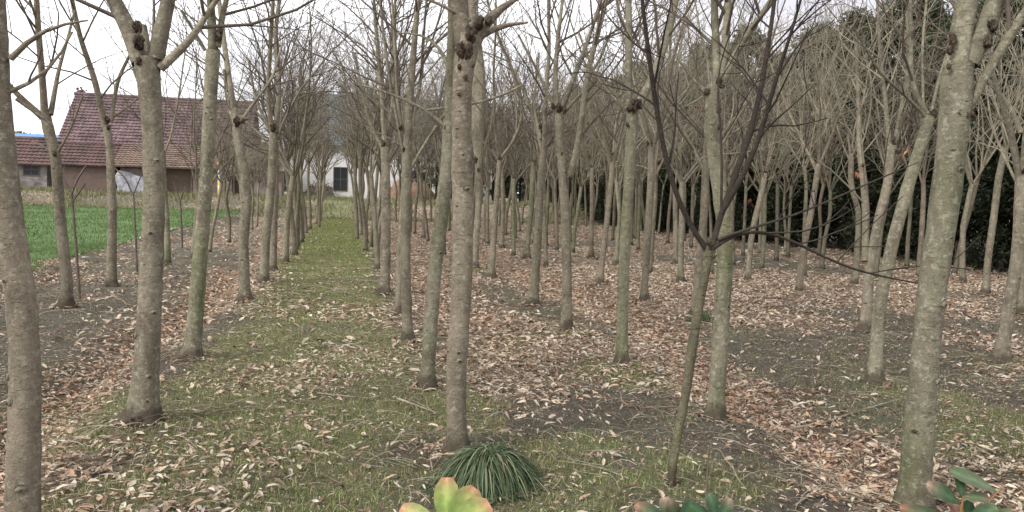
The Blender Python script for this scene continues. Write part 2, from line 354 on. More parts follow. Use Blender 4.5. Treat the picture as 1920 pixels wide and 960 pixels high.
def hero(base, trunk, limbs, scars=(), barkm=None, seed=0, dens=3.0, ext=2.2, knots=4, flare=.35, name='bare_tree', label=None, auto=0, twigm=None, sides=16, group=True, extra=None):
    rg = np.random.RandomState(seed+100); bm_ = barkm or BARK; tw = twigm or TWIG
    g, d, P, r = PP(base, trunk)
    MOUNDS.append((g[0], g[1], .045))
    gz = float(height(g[0], g[1])); root = empty(name, (g[0], g[1], gz)); O = np.array([g[0], g[1], gz])
    P = P-O
    mb = MB(); Pt, rr_ = trunk_mesh(mb, P, r, rg, flare*1.35, sides, int(knots*1.5)); mb.build('trunk', [bm_, SCAR], root)
    H_top = 6.0+rg.uniform(-.4, .6)
    for li, lb in enumerate(limbs):
        lp = np.array([at_depth(x, y, d) for x, y, _ in lb])-O; lr = np.array([w_/2/F*d for _, _, w_ in lb])*(.8 if name == 'dark_tree' else 1)
        s_ = rg.uniform(-.35, .35); hh = np.linalg.norm(lp-lp[0], axis=1)
        lp = np.array([at_depth(x, y, d+s_*h_) for (x, y, _), h_ in zip(lb, hh)])-O; lr = lr*(1+s_*hh/d)
        mb = MB(); top = lp[-1][2]; e = max(0, H_top-top) if lb[-1][1] < 5 else 0
        make_limb(mb, lp, lr, rg, dens, 0, 1, .09, 9, e, .15, .55 if name == 'dark_tree' else 1.6)
        mb.build('limb', [bm_, tw], root)
    if auto:
        auto_limbs(root, Pt[-1], rr_[-1], rg, auto, bm_, tw, dens)
    if scars:
        for (x, y, w_) in scars:
            mb = MB(); c = at_depth(x, y, d)-O-fw*(rr_[-1]*.85); head_scar(mb, c, w_/2/F*d*1.65, rg, 0, 12); mb.build('pruning_scar', SCAR, root)
    TREES.append((root, g[0], g[1], label, math.degrees(math.atan2((Pt[-1]-Pt[0])@rt, (Pt[-1]-Pt[0])[2])), r[len(r)//2]))
    if name == 'dark_tree':
        for c in C.objects:
            if c.parent == root and c.name.startswith('limb'): c.data.materials[0] = BARKD
    return root, O, d, rg
def auto_limbs(root, p, r, rg, n, bm_, tw, dens, H=6.0, one=None):
    az = rg.rand()*6.28
    for k in range(n):
        a = az+k*2*math.pi/n+rg.normal(0, .35); el = R(rg.uniform(54, 80))
        d = np.array([math.cos(a)*math.cos(el), math.sin(a)*math.cos(el), math.sin(el)])
        L = (H-p[2])*rg.uniform(.8, 1.1); ns = 9
        q = p-np.array([0, 0, rg.uniform(0, .18)])
        Q = path(q, d, L, ns, .28, .13, rg); qr = np.linspace(min(r*rg.uniform(.38, .62), .042), .0045, ns+1)
        mb = one or MB(); mb.tube(Q, qr, 7, 0); twigs(mb, Q, qr, rg, 2, dens, 1, .08, 1.7)
        if one is None: mb.build('limb', [bm_, tw], root)
def semi(base, pts, seed, n=4, dens=3.0, barkm=None, knots=2, twigm=None, label=None):
    rg = np.random.RandomState(seed+500); g, d, P, r = PP(base, pts); bm_ = barkm or [BARK, BARK, BARKG, BARKR][rg.randint(4)]
    MOUNDS.append((g[0], g[1], .035))
    gz = float(height(g[0], g[1])); root = empty('bare_tree', (g[0], g[1], gz)); O = np.array([g[0], g[1], gz]); P = P-O
    tw = twigm or (TWIGP if g[0] > 5 else TWIG)
    mb = MB(); Pt, rr_ = trunk_mesh(mb, P, r, rg, .32, 10, knots, .08); head_scar(mb, Pt[-1], rr_[-1]*1.5, rg, 1, 4); mb.build('trunk', [bm_, SCAR], root)
    mb = MB(); auto_limbs(root, Pt[-1], rr_[-1], rg, n, bm_, tw, dens, rg.uniform(5.3, 6.6), mb)
    mb.build('crown', [bm_, tw], root)
    TREES.append((root, g[0], g[1], label, math.degrees(math.atan2((Pt[-1]-Pt[0])@rt, (Pt[-1]-Pt[0])[2])), r[len(r)//2]))
    return root
# ---- nearest trees, each limb traced
hero((38, 1040), [(36, 1040, 66), (42, 960, 64), (48, 700, 58), (40, 560, 57), (20, 440, 55), (5, 300, 52), (-5, 200, 50), (-12, 60, 48), (-16, -40, 46)],
     [[(20, 110, 12), (45, 75, 10), (70, 48, 8), (110, 42, 6), (165, 38, 3)], [(-14, -20, 30), (-30, -80, 26)], [(-12, -10, 24), (20, -90, 18)],
      [(12, 175, 9), (60, 165, 7), (110, 130, 5), (135, 60, 4)], [(30, 185, 7), (75, 225, 5), (100, 235, 3)]],
     seed=1, knots=6, flare=.12, barkm=BARKR, label='thick leaning trunk cut off by the left picture edge')
hero((262, 802), [(264, 802, 66), (268, 775, 57), (277, 650, 50), (284, 500, 45), (290, 350, 40), (285, 220, 39), (278, 140, 43), (276, 110, 50)],
     [[(264, 118, 34), (245, 60, 31), (225, 20, 28), (205, -15, 26)], [(292, 112, 32), (303, 50, 28), (318, 0, 25), (324, -60, 22)],
      [(300, 128, 18), (320, 105, 17), (346, 95, 15), (366, 65, 12), (395, 12, 10), (420, -20, 9)], [(285, 90, 6), (290, 40, 5), (288, -10, 5)], [(275, 130, 30), (270, 90, 24), (266, 50, 18)]],
     [(266, 55, 18), (268, 85, 24), (272, 120, 16), (264, 802, 52)], seed=2, knots=7, sides=18, label='thick pale tree with dark three-way fork scar, at the left of the grass path')
hero((360, 682), [(358, 682, 40), (361, 660, 32), (372, 520, 30), (382, 400, 28), (389, 300, 26), (396, 150, 27), (400, 95, 26)],
     [[(399, 100, 19), (398, 40, 15), (393, -20, 13)], [(408, 88, 13), (418, 20, 10), (430, -20, 9)], [(385, 95, 7), (365, 60, 6), (340, 20, 5)]],
     [(414, 72, 15), (416, 60, 12), (396, 45, 10), (358, 682, 30)], seed=3, barkm=BARKG, knots=5, label='leaning greenish tree with one lump of dark bark, second along the left of the path')
hero((460, 570), [(460, 570, 25), (459, 545, 21), (456, 450, 20), (463, 375, 21), (455, 310, 18), (444, 250, 18), (445, 238, 20)],
     [[(444, 240, 13), (434, 180, 12), (424, 110, 10), (415, 40, 9), (408, -20, 8)], [(450, 232, 7), (470, 200, 6), (510, 150, 5), (530, 80, 4)], [(440, 235, 6), (425, 190, 5), (420, 130, 4)],
      [(453, 225, 8), (466, 222, 5)]], [(447, 230, 14), (458, 228, 9), (460, 568, 20)], seed=4, knots=5, label='crooked pale tree with black foot and dark cut stub fork, left of the path')
hero((495, 533), [(494, 533, 18), (498, 450, 17), (509, 350, 16), (513, 250, 17)],
     [[(511, 252, 10), (502, 180, 9), (506, 100, 8), (512, 0, 7), (514, -30, 6)], [(518, 250, 10), (524, 160, 9), (516, 60, 8), (525, -10, 7)], [(505, 240, 6), (480, 190, 5), (465, 110, 4)]],
     [(513, 240, 12)], seed=5, knots=4)
hero((120, 582), [(122, 582, 26), (126, 530, 22), (112, 400, 20), (107, 330, 19), (104, 290, 20), (90, 240, 20), (85, 215, 20)],
     [[(82, 222, 13), (58, 200, 12), (30, 176, 10), (10, 150, 8)], [(84, 215, 14), (80, 150, 12), (72, 60, 11), (68, -10, 10)], [(95, 215, 10), (110, 130, 7), (125, 80, 5), (140, 20, 4)],
      [(105, 290, 5), (130, 250, 4), (155, 180, 4)], [(108, 300, 4), (85, 270, 3), (60, 265, 2)]], [(107, 290, 9)], seed=6, barkm=BARKR, dens=2.6, label='curved reddish tree between the ditch and the green field, nearest in its row')
hero((208, 542), [(208, 542, 21), (211, 400, 16), (206, 280, 15), (200, 235, 15)],
     [[(198, 240, 12), (178, 150, 11), (150, 70, 9), (133, -10, 8)], [(206, 225, 5), (225, 212, 4), (258, 185, 3)], [(208, 230, 8), (220, 150, 7), (250, 90, 5)]],
     [(204, 226, 11), (206, 240, 8)], seed=7, barkm=BARKR, dens=2.5, label='straight thin tree before the field, second along the row left of the ditch')
# ---- central tree and its row
hero((855, 862), [(855, 862, 44), (856, 800, 40), (855, 700, 42), (862, 600, 41), (867, 500, 42), (868, 400, 41), (866, 300, 40), (865, 200, 38), (869, 120, 42), (878, 85, 50), (882, 68, 50)],
     [[(872, 85, 38), (866, 40, 36), (856, -10, 32), (850, -60, 30)], [(888, 75, 30), (905, 40, 26), (925, 22, 16), (955, 5, 8), (990, -15, 6)], [(898, 68, 16), (915, 50, 12), (940, 42, 9), (965, 38, 6), (990, 42, 4)],
      [(884, 70, 24), (884, 20, 20), (878, -30, 18)], [(880, 40, 9), (848, 10, 6), (790, -5, 4)], [(893, 85, 6), (880, 15, 5), (840, -10, 5)]],
     [(885, 70, 26), (900, 48, 22), (866, 98, 24), (880, 100, 22), (916, 45, 16), (862, 130, 8), (874, 150, 9), (862, 180, 6), (888, 128, 6)], seed=8, knots=8, sides=18, barkm=BARKR,
     label='central tree with blackened knobbly fork, standing in a clump of dark green grass')
hero((800, 737), [(800, 737, 34), (803, 700, 28), (808, 600, 27), (816, 500, 26), (828, 400, 28), (838, 320, 26), (841, 220, 21), (845, 110, 18)],
     [[(845, 115, 17), (847, 40, 14), (845, -20, 13)], [(838, 240, 8), (815, 215, 6), (780, 196, 5), (735, 176, 5), (690, 162, 4), (668, 158, 3)], [(800, 206, 4), (850, 201, 5), (910, 191, 5), (965, 171, 5), (978, 160, 4)],
      [(842, 130, 8), (825, 80, 6), (790, 60, 4), (745, 62, 3)]], [(836, 240, 8), (801, 736, 22), (798, 690, 8)], seed=9, knots=6, barkm=BARKG, label='leaning grey lichened tree directly left of and behind the central tree')
hero((765, 648), [(765, 648, 27), (764, 620, 22), (760, 500, 21), (761, 400, 21), (763, 300, 19), (765, 240, 16)],
     [[(765, 245, 16), (768, 190, 15), (775, 100, 12), (785, -10, 9)], [(757, 290, 7), (748, 240, 6), (730, 150, 6), (716, 40, 5), (710, -20, 4)], [(770, 240, 8), (790, 150, 6), (795, 60, 5), (800, -10, 4)], [(760, 260, 7), (745, 200, 6), (742, 120, 5), (735, 0, 4)]],
     [(752, 240, 10), (758, 280, 8), (765, 645, 18)], seed=10, knots=3, label='slim tree with splayed root toes on a green tuft at right edge of the path')
hero((748, 596), [(748, 596, 15), (749, 500, 14), (755, 400, 13), (760, 320, 12)], [], seed=11, auto=3, knots=1)
hero((720, 557), [(718, 557, 27), (722, 530, 20), (724, 400, 19), (723, 310, 18), (721, 275, 18)],
     [[(718, 278, 10), (700, 250, 8), (680, 180, 6), (665, 100, 5)], [(722, 275, 10), (716, 180, 9), (708, 90, 8), (700, -10, 6)], [(726, 275, 9), (738, 180, 7), (735, 60, 6), (742, -10, 5)]],
     [(720, 270, 11), (718, 555, 15)], seed=12, knots=3)
hero((709, 511), [(710, 511, 15), (707, 480, 10), (702, 400, 9), (695, 320, 9)], [], seed=13, auto=4, knots=1)
# ---- second row right of the path
hero((1060, 625), [(1059, 625, 25), (1063, 600, 20), (1063, 500, 19), (1060, 400, 18), (1053, 300, 18), (1047, 215, 17)],
     [[(1042, 205, 8), (1032, 188, 7), (1012, 140, 6), (990, 100, 5), (972, 65, 4)], [(1044, 200, 11), (1040, 150, 10), (1045, 80, 8), (1056, -10, 6)], [(1054, 202, 11), (1078, 140, 9), (1105, 70, 7), (1130, -10, 6)],
      [(1068, 335, 13), (1085, 265, 12), (1103, 130, 11), (1132, 20, 9), (1140, -20, 8)], [(1058, 210, 7), (1075, 190, 6), (1100, 165, 4)]],
     [(1036, 200, 8), (1048, 205, 13), (1058, 208, 10), (1053, 290, 7), (1054, 302, 6), (1069, 335, 9)], seed=14, knots=4, label='slim tree with two dark eye-like knots and second stem, on a grassy foot')
hero((1165, 692), [(1165, 692, 29), (1166, 660, 24), (1168, 560, 23), (1172, 450, 22), (1180, 330, 22), (1185, 230, 22), (1186, 200, 25)],
     [[(1178, 205, 16), (1178, 150, 14), (1180, 80, 13), (1178, -20, 12)], [(1196, 200, 18), (1212, 170, 16), (1238, 110, 15), (1258, 50, 13), (1270, -20, 12)], [(1176, 208, 6), (1150, 185, 5), (1120, 150, 5), (1098, 100, 4), (1085, 60, 3)],
      [(1176, 205, 4), (1130, 150, 3), (1100, 120, 3), (1060, 90, 2)]],
     [(1186, 200, 20), (1196, 196, 14), (1178, 205, 12), (1175, 236, 7), (1165, 690, 22)], seed=15, knots=4, barkm=BARKG, label='straight tree with dark Y fork and green weeds round its foot, centre right')
hero((998, 578), [(997, 578, 26), (1002, 550, 17), (1008, 450, 16), (1013, 350, 15), (1019, 280, 14)],
     [[(1016, 282, 9), (1008, 240, 8), (985, 180, 6), (965, 130, 5)], [(1020, 280, 9), (1022, 200, 8), (1030, 100, 7), (1028, -10, 6)], [(1014, 260, 7), (1000, 200, 5), (1010, 100, 5)]],
     [(1017, 245, 9), (1013, 238, 8), (997, 577, 18)], seed=16, knots=3)
hero((920, 524), [(919, 524, 22), (922, 500, 13), (928, 420, 12), (934, 340, 11), (937, 300, 10)],
     [[(935, 300, 6), (915, 278, 4), (897, 255, 4), (893, 240, 3)], [(937, 298, 6), (960, 270, 5), (974, 240, 5), (980, 205, 5), (975, 165, 5), (955, 115, 5), (935, 70, 5), (922, 30, 4), (910, -15, 4)], [(936, 300, 6), (928, 240, 5), (925, 140, 4), (930, 50, 4), (930, -10, 3)]],
     [(936, 295, 8)], seed=17, knots=2, barkm=BARK, twigm=TWIGP, label='thin tree with one pale branch looping up in an S, right of the central tree')
hero((889, 506), [(889, 506, 15), (893, 443, 14), (897, 385, 13), (898, 330, 14), (897, 290, 17)],
     [[(897, 292, 17), (895, 250, 24), (898, 200, 28), (898, 150, 27), (896, 100, 20), (892, 50, 14), (890, -20, 10)], [(900, 300, 8), (920, 240, 6), (930, 160, 5)]], [(893, 300, 9), (898, 320, 6)], seed=18, knots=1, twigm=TWIG, label='tree with an unusually swollen upper stem just behind the central tree')
hero((1340, 798), [(1340, 798, 36), (1343, 760, 32), (1350, 640, 32), (1358, 520, 32), (1359, 420, 33), (1346, 330, 32), (1335, 250, 31), (1335, 190, 28), (1338, 160, 28)],
     [[(1345, 165, 18), (1344, 130, 16), (1342, 60, 14), (1338, -20, 13)], [(1352, 160, 16), (1358, 110, 15), (1364, 40, 14), (1366, -20, 13)], [(1358, 155, 14), (1368, 115, 13), (1395, 72, 12), (1432, 25, 10), (1455, -15, 9)],
      [(1325, 175, 10), (1312, 160, 7), (1295, 150, 4), (1270, 110, 3)]],
     [(1345, 155, 14), (1322, 175, 12), (1346, 210, 9), (1344, 240, 9), (1332, 262, 6), (1350, 350, 6)], seed=19, knots=5, barkm=BARKG, sides=18, label='pale knotted tree with ring scars standing right behind the small dark tree')
hero((1710, 980), [(1711, 980, 68), (1713, 940, 64), (1720, 840, 60), (1732, 700, 54), (1745, 560, 54), (1763, 440, 54), (1778, 330, 54), (1788, 240, 56), (1794, 160, 56), (1798, 120, 54)],
     [[(1792, 130, 44), (1800, 60, 40), (1815, 0, 38), (1822, -50, 36)], [(1800, 225, 26), (1803, 150, 24), (1808, 70, 22), (1818, -20, 20)], [(1810, 215, 18), (1828, 175, 18), (1858, 122, 18), (1888, 72, 18), (1925, 20, 17), (1950, -20, 16)],
      [(1815, 120, 38), (1840, 70, 38), (1862, 20, 36), (1880, -40, 32)]],
     [(1774, 80, 18), (1770, 100, 14), (1767, 130, 10), (1848, 55, 20), (1840, 85, 20), (1785, 215, 13), (1800, 220, 12), (1812, 218, 8), (1787, 243, 9)], seed=20, knots=9, sides=20, barkm=BARKG, dens=2.4,
     label='thickest tree at the right, green moss streaked trunk and broad scarred fork')
hero((1640, 728), [(1638, 728, 31), (1640, 695, 25), (1647, 600, 25), (1655, 540, 24), (1675, 450, 24), (1705, 340, 24), (1730, 260, 23), (1744, 220, 24)],
     [[(1738, 222, 7), (1725, 205, 6), (1690, 172, 6), (1650, 140, 5), (1620, 85, 4), (1600, 50, 3)], [(1740, 215, 9), (1722, 195, 9), (1706, 140, 9), (1709, 60, 8), (1705, -10, 7)], [(1746, 210, 6), (1762, 140, 5), (1790, 60, 4), (1800, -10, 3)], [(1732, 215, 5), (1728, 100, 5), (1738, -10, 4)]],
     [(1747, 215, 14), (1750, 235, 9)], seed=21, knots=4, barkm=BARKG, label='tree leaning strongly right just left of the thickest tree')
hero((1621, 628), [(1621, 628, 26), (1624, 600, 22), (1630, 500, 19), (1646, 416, 18), (1664, 346, 17), (1672, 273, 18)],
     [[(1668, 275, 11), (1664, 240, 9), (1660, 190, 8), (1650, 100, 6), (1645, 0, 5)], [(1622, 490, 14), (1624, 404, 14), (1619, 330, 13), (1612, 290, 12), (1610, 200, 8), (1605, 80, 6)], [(1676, 270, 8), (1690, 200, 6), (1705, 120, 5), (1700, 20, 4)]],
     [(1672, 262, 9), (1678, 285, 8), (1615, 310, 7), (1621, 625, 16)], seed=22, knots=5, twigm=TWIGP, label='tree splitting low into two stems beside the strongly leaning tree')
hero((1300, 600), [(1300, 600, 22), (1303, 580, 17), (1311, 500, 16), (1320, 400, 16), (1323, 300, 14)], [], seed=23, auto=4, knots=2, label='half hidden pale tree with tuft of dark green grass at its foot')
hero((1210, 568), [(1209, 568, 20), (1208, 545, 15), (1214, 450, 15), (1220, 350, 14), (1222, 275, 13)], [[(1220, 280, 7), (1210, 230, 6), (1190, 190, 3)], [(1224, 275, 5), (1245, 240, 4), (1290, 225, 3)]], [(1222, 270, 7), (1214, 268, 6)], seed=24, auto=4, knots=2, twigm=TWIGP)
hero((1872, 686), [(1871, 686, 34), (1882, 640, 25), (1895, 560, 24), (1908, 480, 24), (1914, 400, 24), (1915, 330, 22)],
     [[(1912, 335, 14), (1900, 270, 13), (1880, 190, 10), (1862, 150, 8), (1850, 60, 6)], [(1918, 330, 14), (1925, 240, 12), (1935, 150, 10)], [(1915, 250, 10), (1890, 190, 9), (1855, 155, 7)]], [(1914, 320, 10)], seed=25, knots=4, twigm=TWIGP, label='pale leaning tree near the right edge with green weeds at its foot')
# ---- smaller trees farther back: base, trunk points
SEMI = [
 ((315, 500), [(315, 500, 13), (312, 400, 11), (308, 350, 10), (306, 285, 9)]),
 ((362, 486), [(361, 486, 9), (366, 430, 8), (372, 365, 7)]),
 ((512, 510), [(512, 510, 15), (514, 420, 13), (517, 330, 12), (516, 270, 12)]),
 ((535, 497), [(535, 497, 13), (538, 420, 11), (545, 360, 11), (550, 330, 11)]),
 ((1125, 538), [(1124, 538, 16), (1130, 480, 11), (1140, 400, 11), (1146, 340, 11), (1150, 292, 11)]),
 ((1278, 533), [(1278, 533, 18), (1276, 505, 12), (1278, 420, 12), (1279, 340, 11)]),
 ((1267, 497), [(1267, 497, 11), (1267, 430, 10), (1265, 350, 9)]),
 ((1217, 516), [(1217, 516, 11), (1222, 450, 11), (1228, 366, 11), (1229, 330, 10)]),
 ((1401, 529), [(1401, 529, 15), (1404, 500, 11), (1410, 435, 12), (1427, 366, 11), (1435, 325, 10)]),
 ((1428, 508), [(1428, 508, 9), (1433, 440, 8), (1434, 360, 8)]),
 ((1456, 491), [(1456, 491, 9), (1457, 430, 7), (1458, 345, 7)]),
 ((1393, 481), [(1393, 481, 7), (1396, 420, 6), (1399, 350, 6)]),
 ((1497, 551), [(1497, 551, 16), (1504, 481, 11), (1520, 404, 12), (1535, 308, 11)]),
 ((1509, 522), [(1509, 522, 9), (1508, 440, 8), (1512, 350, 7), (1508, 310, 7)]),
 ((1477, 483), [(1477, 483, 7), (1480, 420, 6), (1484, 350, 6)]),
 ((1602, 538), [(1602, 538, 15), (1609, 443, 11), (1610, 396, 11), (1595, 346, 11), (1596, 288, 10)]),
 ((1722, 523), [(1722, 523, 12), (1728, 443, 10), (1732, 366, 9), (1731, 335, 9)]),
 ((1806, 533), [(1806, 533, 13), (1804, 481, 11), (1806, 423, 11), (1820, 358, 10), (1823, 345, 10)]),
 ((1847, 556), [(1847, 556, 16), (1853, 481, 13), (1864, 404, 13), (1872, 335, 13), (1886, 273, 12)]),
 ((1912, 594), [(1912, 594, 15), (1915, 540, 12), (1918, 443, 12), (1922, 360, 11)]),
 ((1108, 486), [(1108, 486, 14), (1109, 460, 9), (1110, 380, 9), (1110, 315, 9)]),
 ((1154, 499), [(1154, 499, 11), (1158, 450, 8), (1162, 404, 8), (1156, 340, 8)]),
 ((1025, 502), [(1025, 502, 10), (1022, 450, 8), (1019, 366, 7), (1020, 340, 7)]),
 ((988, 487), [(988, 487, 14), (990, 450, 11), (997, 380, 11), (1000, 305, 10)]),
 ((963, 481), [(963, 481, 9), (963, 430, 7), (963, 366, 7), (964, 335, 7)]),
 ((1073, 476), [(1073, 476, 8), (1078, 430, 7), (1090, 350, 7)]),
 ((1183, 461), [(1183, 461, 8), (1185, 400, 6), (1186, 340, 6)]),
 ((1196, 470), [(1196, 470, 8), (1198, 410, 7), (1200, 340, 7)]),
 ((1296, 467), [(1296, 467, 8), (1298, 400, 7), (1300, 345, 7)]),
 ((1192, 449), [(1192, 449, 7), (1193, 400, 6), (1193, 350, 6)]),
 ((941, 468), [(941, 468, 10), (943, 400, 8), (942, 320, 8)]),
 ((829, 470), [(829, 470, 7), (829, 400, 6), (831, 350, 6)]),
 ((794, 448), [(794, 448, 8), (795, 400, 6), (797, 340, 6)]),
 ((914, 461), [(914, 461, 8), (914, 400, 7), (915, 350, 6)]),
]
for i, (b, p) in enumerate(SEMI): semi(b, p, i, n=4+i % 2, dens=2.8)
# ---- prototypes for the far part of the grove
protos = []
for k in range(12):
    rg = np.random.RandomState(900+k)
    root = empty('bare_tree'); hgt = rg.uniform(2.2, 2.75); a = rg.normal(0, .12, 2); b = rg.normal(0, .10, 2)
    P = np.array([[0, 0, 0], [a[0]*.5, a[1]*.5, hgt*.35], [a[0]+b[0], a[1]+b[1], hgt*.7], [a[0]*1.6+b[0]*.5, a[1]*1.6+b[1]*.5, hgt]])
    bm_ = [BARK, BARKR, BARKG, BARK][k % 4]; tw = TWIGP if k % 2 else TWIG
    mb = MB(); Pt, rr_ = trunk_mesh(mb, P, np.array([.062, .055, .052, .05]), rg, .4, 8, 2, .12); head_scar(mb, Pt[-1], .075, rg, 1, 4)
    t_ = mb.build('trunk', [bm_, SCAR], root)
    mb = MB(); auto_limbs(root, Pt[-1], .06, rg, 4+k % 3, bm_, tw, 3.3, rg.uniform(5.2, 6.6), mb); c_ = mb.build('crown', [bm_, tw], root)
    protos.append((root, t_, c_)); used = set()
ROWS = [-3.28, -1.18, .62, 2.6, 4.46, 6.2, 7.8, 9.6, 11.4, 12.8, 14.3]
START = [17.5, 15.5, 13.0, 16.5, 15.0, 16.5, 15.5, 14.6, 15.5, 17, 16]
rgp = np.random.RandomState(5); first = [True]*12; nauto = 0
for ri, X in enumerate(ROWS):
    Y = START[ri]
    while Y < (42 if X < 8 else 52 if X > 10 else 46):
        x_, y_ = X+rgp.normal(0, .1), Y+rgp.normal(0, .2); Y += 1.85 if ri != 1 else 1.6
        if any(abs(x_-t[1]) < 1.0 and abs(y_-t[2]) < 1.0 for t in TREES): continue
        if rgp.rand() < (.34 if x_ > 9 else .1 if x_ > 3 else 0): continue
        k = rgp.randint(12); z_ = float(height(x_, y_)); pr = protos[k]; sc = rgp.uniform(.85, 1.1)*(.72 if ri == 0 else 1)
        if first[k]: rt_, ch = pr[0], []; first[k] = False
        else:
            rt_ = pr[0].copy(); C.objects.link(rt_)
            for c0 in pr[1:]:
                c1 = c0.copy(); C.objects.link(c1); c1.parent = rt_
        rt_.location = (x_, y_, z_-.01); rt_.rotation_euler = (0, 0, rgp.rand()*6.28); rt_.scale = (sc*rgp.uniform(.9, 1.1), sc*rgp.uniform(.9, 1.1), sc)
        TREES.append((rt_, x_, y_, None, 0, .05*sc)); nauto += 1
for k in range(12):
    if first[k]:
        for o in protos[k]: bpy.data.objects.remove(o)
# ---- labels for every tree
ORD = 'first second third fourth fifth sixth seventh eighth ninth tenth eleventh twelfth thirteenth fourteenth fifteenth sixteenth seventeenth eighteenth nineteenth twentieth'.split()
RN = ['row between ditch and field', "row along grass path's left edge", "row along grass path's right edge", 'second row right of grass path', 'third row right of grass path', 'fourth row right of grass path',
      'fifth row right of grass path', 'sixth row right of grass path']
GROUP = 'bare plantation trees standing in rows'
byrow = {}
for t in TREES: byrow.setdefault(int(np.argmin([abs(t[1]-x) for x in ROWS])), []).append(t)
for ri, L in byrow.items():
    L.sort(key=lambda t: t[2])
    for i, t in enumerate(L):
        adj = 'right-leaning' if t[4] > 5 else 'left-leaning' if t[4] < -3 else 'upright'
        if t[3]: lab, gp = t[3], GROUP; print('long', lab) if len(lab.replace('-', ' ').split()) > 16 else 0
        elif ri > 7 or (ri > 4 and t[2] > 26) or i > 19:
            if t[2] > 24: lab, gp = 'thin bare tree deep in the grove close to the dark evergreens', 'far thin trees deep in the grove'
            else: lab, gp = '%s bare tree, %s in row %s out from dark evergreens' % (adj, ORD[min(i, 19)], {8: 'three', 9: 'two', 10: 'one'}.get(ri, 'five')), GROUP
        else: lab, gp = '%s bare tree, %s from camera in %s' % (adj, ORD[i], RN[ri]), GROUP
        tag(t[0], lab, 'tree', gp)
# ------------------------------------------------------------ small dark tree in front
def dark_tree():
    base = (1255, 925); rg = np.random.RandomState(77)
    root, O, d, rg = hero(base, [(1255, 925, 15), (1262, 870, 17), (1270, 820, 18), (1286, 740, 18), (1298, 650, 20), (1309, 580, 19), (1322, 520, 17), (1328, 480, 20), (1330, 462, 20)],
      [[(1326, 470, 14), (1298, 432, 13), (1268, 372, 12), (1246, 290, 12), (1230, 200, 12), (1216, 100, 11), (1206, 20, 9), (1200, -40, 8)],
       [(1334, 468, 15), (1350, 405, 14), (1382, 320, 14), (1412, 235, 14), (1432, 140, 12), (1446, 50, 10), (1456, -30, 9)],
       [(1352, 400, 14), (1392, 335, 13), (1425, 262, 12), (1450, 160, 10), (1482, 70, 8), (1502, -5, 6), (1510, -30, 5)],
       [(1336, 466, 12), (1372, 432, 10), (1438, 432, 8), (1510, 462, 7), (1570, 496, 6), (1640, 516, 5), (1700, 527, 4), (1765, 540, 2)],
       [(1345, 450, 8), (1400, 428, 7), (1450, 418, 6), (1530, 388, 5), (1600, 356, 4), (1660, 330, 4), (1722, 304, 2)],
       [(1352, 400, 7), (1354, 330, 6), (1352, 230, 5), (1340, 140, 4), (1370, 60, 3)],
       [(1322, 495, 5), (1345, 478, 3)]],
      [(1330, 462, 12)], BARKT, seed=77, dens=3.2, ext=1, knots=3, flare=.1, name='dark_tree', label='small dark barked tree with V fork, leaning right in the foreground', twigm=BARKD, sides=10)
    TREES.pop()
    tag(root, 'small dark barked tree with wide V fork, leaning in the right foreground', 'tree')
    mb = MB(); rl = np.random.RandomState(4)
    for (x, y, s) in [(1604, 318, 14), (1608, 326, 10), (1698, 284, 12), (1704, 278, 10), (1450, 60, 7), (1445, 92, 6), (1438, 105, 6), (1466, 112, 6), (1320, 205, 9), (1405, 372, 9), (1408, 382, 8)]:
        p = at_depth(x, y, d)-O; sz = s/F*d*.6
        for k in range(3):
            add_leaf(mb, p+rl.normal(0, sz*.3, 3), sz*1.6, sz*.9, rl.rand()*6.28, rl.uniform(-1.4, -.3), [(.30, .10, .06), (.35, .17, .09), (.22, .10, .07)][k], rl)
    mb.build('dry_leaves', LEAF, root)
LQ = [(0, 1, 6, 4), (1, 2, 7, 6), (0, 5, 8, 1), (1, 8, 9, 2)]
def add_leaf(mb, p, L, W, az, tilt, col, rg, curl=.25, tipcol=None, droop=.15):
    # ribs 0,1,2,3(tip); left 4(=l0.5),... simple 8-vert folded leaf
    f = curl
    base = np.array([[0, 0, 0], [.33, 0, -.03], [.7, 0, -droop*.5], [1, 0, -droop], [.25, .42, f*.4], [.62, .40, f*.4-droop*.3], [.25, -.42, f*.4], [.62, -.40, f*.4-droop*.3]])
    base = base*np.array([L, W, W])
    ca, sa, ct, st = math.cos(az), math.sin(az), math.cos(tilt), math.sin(tilt)
    x = base[:, 0]*ct-base[:, 2]*st; z = base[:, 0]*st+base[:, 2]*ct
    V = np.stack([x*ca-base[:, 1]*sa, x*sa+base[:, 1]*ca, z], 1)+p
    q = [(0, 1, 5, 4), (1, 0, 6, 7)]; q = [(0, 1, 5, 4), (0, 6, 7, 1)]; 
    t = [(1, 2, 5), (2, 3, 5), (1, 7, 2), (2, 7, 3)]
    c = np.tile(np.array(col, float), (8, 1))
    if tipcol is not None: c[3] = tipcol; c[2] = .5*c[2]+.5*np.array(tipcol); c[5] = .65*c[5]+.35*np.array(tipcol); c[7] = .65*c[7]+.35*np.array(tipcol)
    mb.add(V, q, t, col=c)
dark_tree()
